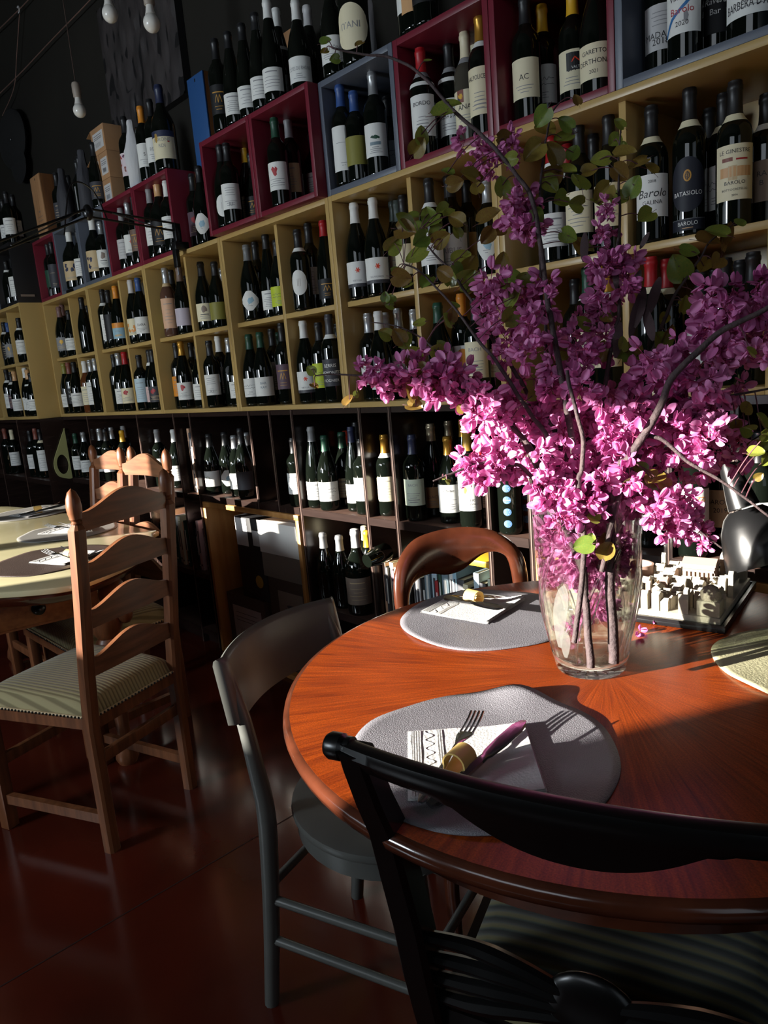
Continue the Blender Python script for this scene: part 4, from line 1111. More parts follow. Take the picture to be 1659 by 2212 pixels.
tag(MB().box(-.011, .011, 0, .12, 0, .30).obj('white_box', paper('greywhite'), None, (-.372, -.09, Z0 + .359)), 'thin white upright box beside the blue-capsule bottle', 'box')

# ------------------------------------------------------------------ architect lamps clamped to the shelves
def arm_lamp(label, clamp, elbow, tip, shade_dir, shade_prof, neck_prof):
    o = empty('architect_lamp', clamp); tag(o, label, 'lamp', 'black jointed architect lamps'); c = Vector(clamp)
    E = Vector(elbow) - c; T = Vector(tip) - c; up = Vector((0, 0, .022))
    s = MB().box(-.018, .018, -.05, .015, -.004, .03, bev=.003); s.box(-.016, .016, -.052, -.034, -.075, .0, bev=.003); s.obj('clamp', M_metalblk, o)
    MB().tube([(0, -.042, -.105), (0, -.042, -.03)], [.004, .004], 8).obj('clamp_screw', M_greymetal, o)
    MB().box(-.014, .014, -.04, -.012, .03, .105, bev=.004).obj('joint', M_metalblk, o)
    st = Vector((0, -.026, .075))
    for dz in (0, .03): MB().tube([st + Vector((0, 0, dz)), E + Vector((0, 0, dz))], .0045, 8).obj('arm', M_metalblk, o)
    MB().ball(E + Vector((0, 0, .015)), (.02, .02, .03), 12, 8).obj('elbow', M_metalblk, o)
    for dz in (0, .03): MB().tube([E + Vector((0, 0, dz)), T + Vector((0, 0, dz))], .0045, 8).obj('arm', M_metalblk, o)
    MB().tube([st.lerp(E, .3) + Vector((.008, 0, .004)), st.lerp(E, .75) + Vector((.008, 0, .026))], .003, 6).obj('spring', M_greymetal, o)
    MB().tube([E.lerp(T, .15) + Vector((.008, 0, .026)), E.lerp(T, .7) + Vector((.008, 0, .004))], .003, 6).obj('spring', M_greymetal, o)
    MB().tube(catmull([st.lerp(E, .8), E + Vector((.0, .03, .10)), E + Vector((.0, -.05, .11)), E.lerp(T, .25) + Vector((0, 0, -.03))], 8), .003, 6).obj('flex', M_metalblk, o)
    Q = Vector(shade_dir).to_track_quat('Z', 'Y').to_matrix().to_4x4(); Mx = Matrix.Translation(T) @ Q
    MB().lathe(neck_prof, 24, Mx).obj('lamp_neck', M_metalblk, o); MB().lathe(shade_prof, 28, Mx, cap=False).obj('lamp_shade', M_metalblk, o)
shade = [(.030, .085), (.040, .095), (.052, .12), (.060, .155), (.066, .195), (.0655, .196), (.058, .155), (.050, .122), (.036, .10), (.001, .092)]
neck = [(.016, -.01), (.019, 0), (.023, .03), (.028, .06), (.031, .086), (.0, .087)]
arm_lamp('black jointed lamp arm clamped to the gold shelf reaching over the marble table', (1.815, -.001, Z0 + S7), (1.86, -.42, 1.965), (2.09, -.93, 1.74), (-.2, -.35, -.92), shade, neck)
ax = (Vector(at_y(1652, 1200, -.13)) - Vector(at_y(1568, 1005, -.13)))
T2 = at_y(1575, 1012, -.13)
arm_lamp('black bell-shaped lamp head hanging before the bottles at right', (4.78, -.001, Z0), (4.62, -.22, 1.30), (T2.x, T2.y, T2.z), (ax.x, ax.y - .02, ax.z), [(r * 1.15, z * 1.06) for r, z in shade], neck)

# pendant bulbs on their cords
def pendant(u, v, y, label):
    q = at_y(u, v, y); o = empty('pendant_bulb', (q.x, q.y, q.z)); tag(o, label, 'light bulb', 'bare bulbs hanging on cords')
    MB().ball((0, 0, .0), (.030, .030, .032), 20, 12).obj('bulb', M_bulb, o)
    MB().lathe([(.020, .026), (.016, .040), (.014, .052), (.014, .058)], 18).obj('bulb_base', M_bulb, o)
    MB().lathe([(.0165, .056), (.019, .060), (.019, .075), (.0205, .078), (.0205, .112), (.017, .122), (.006, .128)], 20).obj('lamp_holder', M_ceramic, o)
    MB().tube([(0, 0, .126), (0, 0, ZC - q.z)], .0022, 6).obj('cord', M_cord, o)
pendant(172, 239, -.05, 'bare white bulb on a long cord against the plaster')
pendant(238, 30, -.22, 'bare white bulb beside the relief panel, smaller holder showing')
pendant(328, 50, -.22, 'bare white bulb hanging in front of the relief panel')

# ------------------------------------------------------------------ chairs
def ladder_chair(loc, face, scale=(1, 1, 1), label='', make=True):
    """oak ladder-back chair; local +y is the back, seat runs to -y"""
    o = empty('ladder_back_chair', loc, math.atan2(face[1], face[0]) + math.pi / 2); o.scale = scale
    tag(o, label, 'chair', 'oak ladder-back chairs')
    hw = .168
    back = [(0, 0.0), (.38, 0.0), (.55, .018), (.75, .047), (.95, .073), (1.0, .078)]
    for sx in (-1, 1):
        secs = []
        for z, y in back[:-1]:
            h = .019; cx = sx * hw; c = .007
            secs.append([(cx + a, y + b_, z) for a, b_ in ((-h + c, -h), (h - c, -h), (h, -h + c), (h, h - c), (h - c, h), (-h + c, h), (-h, h - c), (-h, -h + c))])
        cx = sx * hw; secs.append([(cx + a * .5, .075 + b_ * .5, .965) for a, b_ in ((-.012, -.019), (.012, -.019), (.019, -.012), (.019, .012), (.012, .019), (-.012, .019), (-.019, .012), (-.019, -.012))])
        po = MB().sweep(secs).obj('rear_post', M_dkoak, o, ang=25)
        MB().lathe([(.010, 0), (.015, .004), (.011, .010), (.016, .016), (.016, .021), (.0185, .032), (.0195, .048), (.0175, .068), (.011, .086), (.0001, .096)], 18, Matrix.Translation((cx, .076, .963))).obj('finial', M_dkoak, po)
    for zc in (.972, .832, .700, .560):
        y = interp(back, zc); n = 22; secs = []
        for i in range(n + 1):
            t = i / n; x = lerp(-hw + .012, hw - .012, t); q = math.sin(math.pi * t); crest = .044 * q ** 1.9
            bot = .004 * q; yy = y + .012 * q
            secs.append([(x, yy - .007, zc - .030 + bot), (x, yy + .007, zc - .030 + bot), (x, yy + .007, zc + .018 + crest), (x, yy - .007, zc + .018 + crest)])
        MB().sweep(secs).obj('slat', M_oakh, o, ang=30)
    # seat frame, cushion, nail trim
    fw, dpt = .215, .43
    fr = [(-hw - .005, .012), (hw + .005, .012), (fw, -dpt), (-fw, -dpt)]
    MB().prism(fr, .375, .412).obj('seat_frame', M_dkoak, o, smooth=False)
    n = 26; vs = []; fs = []
    for j in range(n + 1):
        for i in range(n + 1):
            u, v = i / n * 2 - 1, j / n; wd = lerp(hw + .002, fw - .002, v); e = (1 - abs(u) ** 6) * (1 - abs(2 * v - 1) ** 6)
            vs.append((u * wd, .006 - v * (dpt - .0), .412 + .058 * max(0, e) ** .35))
    for j in range(n):
        for i in range(n): a = j * (n + 1) + i; fs.append((a, a + 1, a + n + 2, a + n + 1))
    MB().add(vs, fs).obj('cushion', M_cord_fab, o, ang=180)
    tr = MB(); loop = [Vector((p[0] * 1.0, p[1], .4135)) for p in [(-hw - .006, .0135), (hw + .006, .0135), (fw + .001, -dpt - .001), (-fw - .001, -dpt - .001)]]
    for a, b_ in zip(loop, loop[1:] + loop[:1]): tr.tube([a, b_], .0042, 6)
    tb = tr.obj('braid_trim', paper('beige'), o)
    nl = MB()
    for a, b_ in zip(loop, loop[1:] + loop[:1]):
        k = int((b_ - a).length / .0125)
        for i in range(k):
            p = a.lerp(b_, (i + .5) / k); nl.ball(p + (p - Vector((0, -.2, .41))).normalized() * .0045, .0038, 6, 4)
    nb = nl.obj('upholstery_nails', M_blackwood, tb); nb['kind'] = 'stuff'
    for sx in (-1, 1):
        MB().box(sx * (fw - .022) - .019, sx * (fw - .022) + .019, -dpt + .003, -dpt + .041, 0, .376, bev=.003).obj('front_leg', M_dkoak, o)
        MB().sweep([[(sx * lerp(hw, fw - .022, t) - .01, lerp(-.01, -dpt + .03, t), .085), (sx * lerp(hw, fw - .022, t) + .01, lerp(-.01, -dpt + .03, t), .085), (sx * lerp(hw, fw - .022, t) + .01, lerp(-.01, -dpt + .03, t), .115), (sx * lerp(hw, fw - .022, t) - .01, lerp(-.01, -dpt + .03, t), .115)] for t in (0, 1)]).obj('stretcher', M_dkoak, o, smooth=False)
    MB().box(-hw, hw, -.008, .008, .265, .30, bev=.002).obj('stretcher', M_dkoak, o); MB().box(-fw + .03, fw - .03, -dpt + .012, -dpt + .03, .20, .235, bev=.002).obj('stretcher', M_dkoak, o)
    return o
def stripes(name, c1, c2, freq, axis, rough=.8, bump=.5, c3=None):
    """corduroy and striped cloth: bands across one local axis"""
    m = bpy.data.materials.new(name); m.use_nodes = True; nt = m.node_tree; b = nt.nodes['Principled BSDF']; b.inputs['Roughness'].default_value = rough
    b.inputs['Sheen Weight'].default_value = .25
    tc = nt.nodes.new('ShaderNodeTexCoord'); sx = nt.nodes.new('ShaderNodeSeparateXYZ'); nt.links.new(tc.outputs['Object'], sx.inputs[0])
    mu = nt.nodes.new('ShaderNodeMath'); mu.operation = 'MULTIPLY'; mu.inputs[1].default_value = freq; nt.links.new(sx.outputs[axis], mu.inputs[0])
    sn = nt.nodes.new('ShaderNodeMath'); sn.operation = 'SINE'; nt.links.new(mu.outputs[0], sn.inputs[0])
    rp = nt.nodes.new('ShaderNodeValToRGB'); mr = nt.nodes.new('ShaderNodeMapRange'); mr.inputs[1].default_value = -1; mr.inputs[2].default_value = 1; nt.links.new(sn.outputs[0], mr.inputs[0]); nt.links.new(mr.outputs[0], rp.inputs[0])
    rp.color_ramp.elements[0].color = (*c2, 1); rp.color_ramp.elements[1].color = (*c1, 1)
    rp.color_ramp.elements[0].position = .12; rp.color_ramp.elements[1].position = .55
    if c3: e = rp.color_ramp.elements.new(.9); e.color = (*c3, 1)
    nt.links.new(rp.outputs[0], b.inputs['Base Color'])
    bp = nt.nodes.new('ShaderNodeBump'); bp.inputs['Strength'].default_value = bump; bp.inputs['Distance'].default_value = .003; nt.links.new(mr.outputs[0], bp.inputs['Height']); nt.links.new(bp.outputs[0], b.inputs['Normal'])
    MATS[name] = m; return m
M_cord_fab = stripes('green_corduroy', L(158, 146, 104), L(116, 104, 68), 2 * math.pi / .0125, 'X')
M_stripe = stripes('green_striped_cloth', L(66, 74, 64), L(28, 34, 30), 2 * math.pi / .024, 'Y', .8, .5, L(104, 98, 64))

pb, pf = at_z(242, 1836, 0), at_z(413, 1698, 0)
mid = (pb + pf) / 2; cd = (pf - pb).normalized(); fc = (-cd.y, cd.x)
ladder_chair((mid.x, mid.y, 0), fc, (1, 1, 1), 'oak ladder-back chair with green corduroy seat at the near end of the marble table')
ladder_chair((1.50, -.405, 0), (0.03, -1), (1.2, 1, 1.0), 'sunlit oak ladder-back chair at the table far side, beside the pine shelf bottles')
ladder_chair((1.985, -.475, 0), (0.02, -1), (1.18, .95, 1.008), 'sunlit oak ladder-back chair tucked in beside the pine box')

def bent_chair(loc, face, label):
    """grey-green bentwood chair with a broad curved back board"""
    o = empty('bentwood_chair', loc, math.atan2(face[1], face[0]) + math.pi / 2); tag(o, label, 'chair')
    hw = .172
    post = [(0, 0), (.2, -.027), (.36, -.044), (.47, -.050), (.56, -.038), (.65, -.023), (.72, -.003), (.765, .012)]
    for sx in (-1, 1):
        pts = [(sx * hw, y, z) for z, y in post]
        MB().tube(catmull(pts, 4), [lerp(.0155, .019, min(1, z.z / .45)) if z.z < .45 else lerp(.019, .0125, (z.z - .45) / .33) for z in catmull(pts, 4)], 12).obj('rear_leg', M_greywood, o)
    n = 26; secs = []
    for i in range(n + 1):
        t = i / n * 2 - 1; x = t * .198; y = .058 * (1 - t * t) - .030 + (.012 if abs(t) > .97 else 0); zt = .787 - .006 * t * t; zb = .652; th = .0085
        nrm = Vector((.058 * 2 * t / .198, 1, 0)).normalized(); lean = .022
        P_ = lambda dz, s_: Vector((x, y + lean * (dz - zb) / .13, dz)) + nrm * (s_ * th)
        secs.append([P_(zb, -1), P_(zb, 1), P_(zt - .012, 1), P_(zt - .003, .6), P_(zt, 0), P_(zt - .003, -.6), P_(zt - .012, -1)])
    MB().sweep(secs).obj('back_board', M_greywood, o, ang=50)
    # seat: rounded D on a bent hoop
    ol = []
    for i in range(40):
        a = 2 * math.pi * i / 40; ol.append((.205 * math.cos(a) * (1 - .06 * math.sin(a)), -.235 + .205 * math.sin(a)))
    MB().prism([(p[0] * .97, -.235 + (p[1] + .235) * .97) for p in ol], .400, .437).obj('seat_hoop', M_greywood, o)
    s = MB(); sec = [[(p[0] * k, -.235 + (p[1] + .235) * k, z) for p in ol] for k, z in ((1.0, .4375), (1.012, .444), (1.0, .453), (.93, .455), (.6, .449), (.2, .446))]
    s.sweep(sec).obj('seat', M_greywood, o, ang=50)
    for sx in (-1, 1):
        MB().tube([(sx * .150, -.385, 0), (sx * .148, -.375, .25), (sx * .143, -.362, .402)], [.013, .017, .018], 12).obj('front_leg', M_greywood, o)
        for zr, zf in ((.262, .250), (.165, .150)): MB().tube([(sx * hw, -.032, zr), (sx * .150, -.378, zf)], .0095, 10).obj('stretcher', M_greywood, o)
    MB().tube([(-hw, -.030, .285), (hw, -.030, .285)], .0095, 10).obj('stretcher', M_greywood, o); MB().tube([(-.148, -.376, .22), (.148, -.376, .22)], .0095, 10).obj('stretcher', M_greywood, o)
    return o
gb = at_z(588, 2165, 0); gd = Vector((.955, .295)); gw = Vector((-gd.y, gd.x))
gc = Vector((gb.x, gb.y)) + gw * .172
bent_chair((gc.x, gc.y, 0), gd, 'grey-green bentwood chair with a broad curved back board at the mahogany table')

def splat_chair(loc, face, label):
    """worn black chair: scroll-ended crest rail, carved lower splat, striped cushion"""
    o = empty('black_crest_chair', loc, math.atan2(face[1], face[0]) + math.pi / 2); tag(o, label, 'chair')
    hw = .222
    post = [(0, -.10), (.1, -.15), (.2, -.17), (.30, -.162), (.41, -.132), (.506, -.110), (.59, -.094), (.675, -.072), (.755, -.050), (.808, -.025), (.86, -.004), (.885, .004)]
    yz = [(z, y) for z, y in post]
    for sx in (-1, 1):
        secs = []
        for z, y in post:
            k = interp([(0, .014), (.3, .019), (.46, .022), (.7, .0195), (.9, .016)], z); d_ = interp([(0, .015), (.3, .021), (.46, .026), (.7, .024), (.9, .017)], z)
            secs.append([(sx * hw + a * k, y + b_ * d_, z) for a, b_ in ((-.7, -1), (.7, -1), (1, -.7), (1, .7), (.7, 1), (-.7, 1), (-1, .7), (-1, -.7))])
        MB().sweep(secs).obj('rear_leg', M_blackwood, o, ang=28)
    # crest rail: round top edge, belly in the middle of its lower edge, bowed backwards
    n = 44; secs = []
    for i in range(n + 1):
        t = i / n * 2 - 1; x = t * .243; y = .042 * (1 - t * t) + .0
        zb = .864 - .040 * max(0, 1 - (abs(t + .06) / .48) ** 2.2) - (.004 if -.62 < t < .5 else 0); zt = .892 + .006 * (1 - t * t)
        if abs(t) > .93: zb = .870
        y0 = lambda z: y - (.892 - z) * .32
        r = .0125
        secs.append([(x, y0(zb) - .008, zb), (x, y0(zb) + .008, zb), (x, y0(zt - .03) + .010, zt - .03), (x, y + r, zt - .012), (x, y + .009, zt - .002), (x, y, zt + .001), (x, y - .009, zt - .002), (x, y - r, zt - .012), (x, y0(zt - .03) - .010, zt - .03)])
    rl = MB().sweep(secs).obj('crest_rail', M_blackwood, o, ang=50)
    for sx in (-1, 1): MB().lathe([(.0001, -.014), (.0125, -.013), (.0155, -.008), (.0155, .006), (.012, .010), (.0135, .013), (.0135, .018)], 18, Matrix.Translation((sx * .247, .001, .882)) @ Matrix.Rotation(R_(90 * sx), 4, 'Y') @ Matrix.Scale(-1, 4, (0, 0, 1))).obj('scroll', M_blackwood, rl)
    # carved splat between the posts
    zc, yc = .527, interp(yz, .50) - .006
    sp = MB().ball((0, yc + .012, zc), (.058, .016, .052), 20, 12).obj('splat_boss', M_blackwood, o)
    for sx in (-1, 1):
        for dz, e in ((.062, .034), (.026, .014), (-.010, -.008), (-.046, -.030)):
            pts = catmull([(sx * (hw - .012), interp(yz,   .508 + dz) + .002,   .508 + dz), (sx * .150, yc + .012, .516 + dz * .80), (sx * .088, yc + .015, .527 + e * 1.0), (sx * .035, yc + .015, .527 + e * .6)], 6)
            MB().tube(pts, [lerp(.012, .0075, abs(i / (len(pts) - 1) * 2 - 1) * .8) for i in range(len(pts))], 8).obj('splat_rib', M_blackwood, o)
    # seat frame and cushion
    sw, sf, dp = .212, .235, .42; yb = -.125
    MB().prism([(-sw, yb), (sw, yb), (sf, yb - dp), (-sf, yb - dp)], .395, .435).obj('seat_frame', M_blackwood, o, smooth=False)
    n = 22; vs = []; fs = []
    for j in range(n + 1):
        for i in range(n + 1):
            u, v = i / n * 2 - 1, j / n; wd = lerp(sw - .012, sf - .012, v); e = (1 - abs(u) ** 7) * (1 - abs(2 * v - 1) ** 7); cr = (u * u) * .006
            vs.append((u * wd, yb - .012 - v * (dp - .024), .4355 + .062 * max(0, e) ** .3 - cr))
    for j in range(n):
        for i in range(n): a = j * (n + 1) + i; fs.append((a, a + 1, a + n + 2, a + n + 1))
    MB().add(vs, fs).obj('cushion', M_stripe, o, ang=180)
    for sx in (-1, 1):
        MB().tube([(sx * .19, yb - dp + .04, 0), (sx * .195, yb - dp + .03, .2), (sx * .2, yb - dp + .03, .40)], [.013, .019, .022], 12).obj('front_leg', M_blackwood, o)
        MB().tube([(sx * hw, -.170, .22), (sx * .193, yb - dp + .03, .21)], .010, 8).obj('stretcher', M_blackwood, o)
    return o
bf = Vector((-.335, .942)); bw = Vector((.942, .335)); bl = Vector((4.172, -1.212)) + bw * .243
splat_chair((bl.x, bl.y, 0), bf, 'worn black chair with carved crest rail and striped cushion in front')

def balloon_chair(loc, face, label):
    """mahogany balloon-back chair"""
    o = empty('balloon_back_chair', loc, math.atan2(face[1], face[0]) + math.pi / 2); tag(o, label, 'chair', 'mahogany balloon-back chairs')
    # hoop: outer and inner outlines of the back in its own plane
    n = 60; secs = []
    out_ = catmull([(-.172, .46), (-.176, .60), (-.186, .72), (-.172, .80), (-.125, .855), (-.05, .873), (.03, .873), (.10, .855), (.15, .81), (.165, .75), (.160, .62), (.152, .46)], 6)
    inn_ = catmull([(-.138, .46), (-.140, .60), (-.148, .70), (-.128, .752), (-.085, .764), (-.035, .752), (.01, .762), (.06, .800), (.098, .805), (.120, .77), (.126, .62), (.120, .46)], 6)
    for a, b_ in zip(out_, inn_):
        t_ = (a.y - .46) / .42; y = .015 + .07 * t_ + .035 * (1 - (a.x / .19) ** 2) * t_
        A_, B_ = Vector((a.x, y, a.y)), Vector((b_.x, y, b_.y)); dr = (A_ - B_); l = dr.length; dr.normalize(); F_ = Vector((0, 1, 0)); th = .015
        c_ = (A_ + B_) / 2
        secs.append([c_ + dr * (l / 2 * math.cos(q)) * (1 if True else 1) + F_ * (th * math.sin(q)) for q in [2 * math.pi * i / 12 for i in range(12)]])
    MB().sweep(secs).obj('back_hoop', M_mahog, o, ang=60)
    ol = [(.20 * math.cos(a) * (1 - .1 * math.sin(a)), -.20 + .21 * math.sin(a)) for a in [2 * math.pi * i / 36 for i in range(36)]]
    MB().prism(ol, .40, .44).obj('seat_frame', M_mahog, o)
    MB().sweep([[(p[0] * k, -.2 + (p[1] + .2) * k, z) for p in ol] for k, z in ((.96, .4402), (.97, .455), (.88, .472), (.5, .482), (.1, .484))]).obj('cushion', M_cord_fab, o, ang=60)
    for sx in (-1, 1):
        MB().tube(catmull([(sx * .155, .045, 0), (sx * .15, .0, .22), (sx * .145, -.005, .40), (sx * .150 - .008, .012, .50)], 4), .017, 10).obj('rear_leg', M_mahog, o)
        MB().tube([(sx * .15, -.36, 0), (sx * .155, -.35, .2), (sx * .15, -.335, .402)], [.011, .016, .02], 12).obj('front_leg', M_mahog, o)
    return o
balloon_chair((3.60 + .045 * .8, -.335 - .045 * .6, 0), (.8, -.6), 'mahogany balloon-back chair between the round table and the books')

# ------------------------------------------------------------------ round mahogany table
TC = Vector((4.16, -.629)); TR = .548; TZ = .76
def sunburst():
    m = bpy.data.materials.new('sunburst_mahogany'); m.use_nodes = True; nt = m.node_tree; b = nt.nodes['Principled BSDF']; N = nt.nodes.new
    tc = N('ShaderNodeTexCoord'); sx = N('ShaderNodeSeparateXYZ'); nt.links.new(tc.outputs['Object'], sx.inputs[0])
    an = N('ShaderNodeMath'); an.operation = 'ARCTAN2'; nt.links.new(sx.outputs[1], an.inputs[0]); nt.links.new(sx.outputs[0], an.inputs[1])
    ln = N('ShaderNodeVectorMath'); ln.operation = 'LENGTH'; nt.links.new(tc.outputs['Object'], ln.inputs[0])
    def noise_(sa, sr, det):
        a = N('ShaderNodeMath'); a.operation = 'MULTIPLY'; a.inputs[1].default_value = sa; nt.links.new(an.outputs[0], a.inputs[0])
        r = N('ShaderNodeMath'); r.operation = 'MULTIPLY'; r.inputs[1].default_value = sr; nt.links.new(ln.outputs['Value'], r.inputs[0])
        cb = N('ShaderNodeCombineXYZ'); nt.links.new(a.outputs[0], cb.inputs[0]); nt.links.new(r.outputs[0], cb.inputs[1])
        no = N('ShaderNodeTexNoise'); no.inputs['Scale'].default_value = 1; no.inputs['Detail'].default_value = det; no.inputs['Roughness'].default_value = .65; nt.links.new(cb.outputs[0], no.inputs[0]); return no
    n1 = noise_(70, 7, 8); n2 = noise_(5, 3, 2)
    rp = N('ShaderNodeValToRGB'); e = rp.color_ramp.elements; e[0].position = .34; e[0].color = (*L(112, 42, 15), 1); e[1].position = .66; e[1].color = (*L(172, 76, 20), 1)
    nt.links.new(n1.outputs[0], rp.inputs[0])
    mx = N('ShaderNodeMix'); mx.data_type = 'RGBA'; mx.blend_type = 'MULTIPLY'; nt.links.new(rp.outputs[0], mx.inputs[6])
    rp2 = N('ShaderNodeValToRGB'); rp2.color_ramp.elements[0].position = .35; rp2.color_ramp.elements[1].position = .7; rp2.color_ramp.elements[0].color = (.78, .72, .68, 1); rp2.color_ramp.elements[1].color = (1, 1, 1, 1)
    nt.links.new(n2.outputs[0], rp2.inputs[0]); nt.links.new(rp2.outputs[0], mx.inputs[7]); mx.inputs[0].default_value = 1
    sp = N('ShaderNodeTexNoise'); sp.inputs['Scale'].default_value = 420; sp.inputs['Detail'].default_value = 2; nt.links.new(tc.outputs['Object'], sp.inputs[0])
    rp3 = N('ShaderNodeValToRGB'); rp3.color_ramp.elements[0].position = .35; rp3.color_ramp.elements[1].position = .7; rp3.color_ramp.elements[0].color = (.72, .68, .62, 1); rp3.color_ramp.elements[1].color = (1.25, 1.3, 1.4, 1); nt.links.new(sp.outputs[0], rp3.inputs[0])
    mx2 = N('ShaderNodeMix'); mx2.data_type = 'RGBA'; mx2.blend_type = 'MULTIPLY'; mx2.inputs[0].default_value = 1; nt.links.new(mx.outputs[2], mx2.inputs[6]); nt.links.new(rp3.outputs[0], mx2.inputs[7])
    nt.links.new(mx2.outputs[2], b.inputs['Base Color']); b.inputs['Roughness'].default_value = .30; b.inputs['Specular IOR Level'].default_value = .45
    bp = N('ShaderNodeBump'); bp.inputs['Strength'].default_value = .08; bp.inputs['Distance'].default_value = .002; nt.links.new(n1.outputs[0], bp.inputs['Height']); nt.links.new(bp.outputs[0], b.inputs['Normal'])
    return m
o = empty('round_table', (TC.x, TC.y, 0)); tag(o, 'round mahogany pedestal table with sunburst veneer holding the vase', 'table')
eb = MB().lathe([(TR - .012, -.026), (TR - .003, -.022), (TR, -.012), (TR - .002, -.004), (TR - .009, -.0005), (TR - .012, -.0001)], 96, cap=False).obj('edge_band', M_mahog, o, (0, 0, TZ), ang=60)
tp = MB().lathe([(.0001, -.026), (TR - .0119, -.026), (TR - .0119, 0), (.0001, 0)], 96).obj('tabletop', sunburst(), o, (0, 0, TZ), ang=60)
MB().lathe([(TR - .10, TZ - .105), (TR - .085, TZ - .105), (TR - .08, TZ - .027), (TR - .10, TZ - .027)], 64, cap=False).obj('apron', M_mahog, o)
MB().lathe([(.0001, .16), (.07, .16), (.085, .20), (.06, .27), (.05, .42), (.075, .52), (.055, .60), (.09, .70), (.16, TZ - .027), (.0001, TZ - .0265)], 32).obj('pedestal', M_mahog, o)
for k in range(4):
    a = R_(45 + 90 * k + 12); dv = Vector((math.cos(a), math.sin(a), 0))
    MB().tube(catmull([dv * .05 + Vector((0, 0, .24)), dv * .15 + Vector((0, 0, .23)), dv * .27 + Vector((0, 0, .10)), dv * .36 + Vector((0, 0, .028)), dv * .39 + Vector((0, 0, .018))], 6), [.032] * 8 + [.026] * 8 + [.019] * 9, 10).obj('foot', M_mahog, o)

# marble table at the left
o = empty('marble_table', (1.65, -1.02, 0)); tag(o, 'carved oak dining table with a cream marble top at left', 'table')
ctl = [(.62, -.62), (1.0, -.53), (1.45, -.49), (1.80, -.475), (2.12, -.475), (2.17, -.465), (2.20, -.50), (2.31, -.555), (2.52, -.70), (2.65, -.90), (2.655, -.99), (2.60, -1.07), (2.53, -1.14), (2.3, -1.38), (1.9, -1.55), (1.3, -1.60), (.8, -1.5), (.5, -1.25), (.48, -.9)]
ol = [(p.x - 1.65, p.y + 1.02) for p in catmull([(a, b_, 0) for a, b_ in ctl], 4, True)]
def ring_at(k, z, off=0.0): return [(p[0] * k, p[1] * k, z) for p in ol]
MB().sweep([ring_at(.985, TZ - .024), ring_at(.998, TZ - .019), ring_at(1.0, TZ - .010), ring_at(.997, TZ - .003), ring_at(.985, TZ)]).obj('marble_top', M_marble, o, ang=50)
MB().sweep([ring_at(.90, TZ - .07), ring_at(.94, TZ - .058), ring_at(.955, TZ - .045), ring_at(.975, TZ - .034), ring_at(.978, TZ - .0245)]).obj('moulding', M_mahog, o, ang=40)
q1, q2 = at_z(-60, 1345, .62), at_z(165, 1322, .62)
ed = Vector((q2.x - q1.x, q2.y - q1.y, 0)).normalized()
apr = [(.71, .22), (.625, -.28), (-.80, -.40), (-.92, .32)]
ap = MB().prism(apr, TZ - .19, TZ - .071).obj('apron', M_oaklight, o, smooth=False)
# drawer with a turned knob on the end face of the apron
pA, pB = Vector((.71, .22, 0)), Vector((.625, -.28, 0)); dd = (pB - pA).normalized(); nn = Vector((-dd.y, dd.x, 0)); nn = nn if nn.x > 0 else -nn
Mx = Matrix.Translation(pA + nn * .001) @ Matrix(((dd.x, nn.x, 0, 0), (dd.y, nn.y, 0, 0), (0, 0, 1, 0), (0, 0, 0, 1)))
dr = MB().box(.06, .44, 0, .006, TZ - .180, TZ - .082, Mx, bev=.002).obj('drawer', M_oaklight, o)
MB().lathe([(.022, 0), (.022, .004), (.009, .008), (.008, .018), (.015, .022), (.016, .030), (.010, .036), (.0001, .038)], 20, Mx @ Matrix.Translation((.185, .006, TZ - .13)) @ Matrix.Rotation(R_(-90), 4, 'X')).obj('knob', M_blackwood, dr)
for px, py in ((.70, .235), (.60, -.27), (-.78, .30), (-.74, -.36)):
    lg = MB().lathe([(.03, 0), (.04, .02), (.035, .05), (.022, .09), (.026, .25), (.04, .38), (.05, .44), (.034, .47), (.052, .50), (.058, .54), (.05, TZ - .19)], 16, Matrix.Translation((px, py, 0))).obj('leg', M_dkoak, o)
    MB().ball((px + .03, py + .03, .62), (.05, .05, .06), 12, 8).ball((px + .05, py + .05, .55), (.028, .028, .035), 10, 6).obj('carved_scroll', M_dkoak, lg)

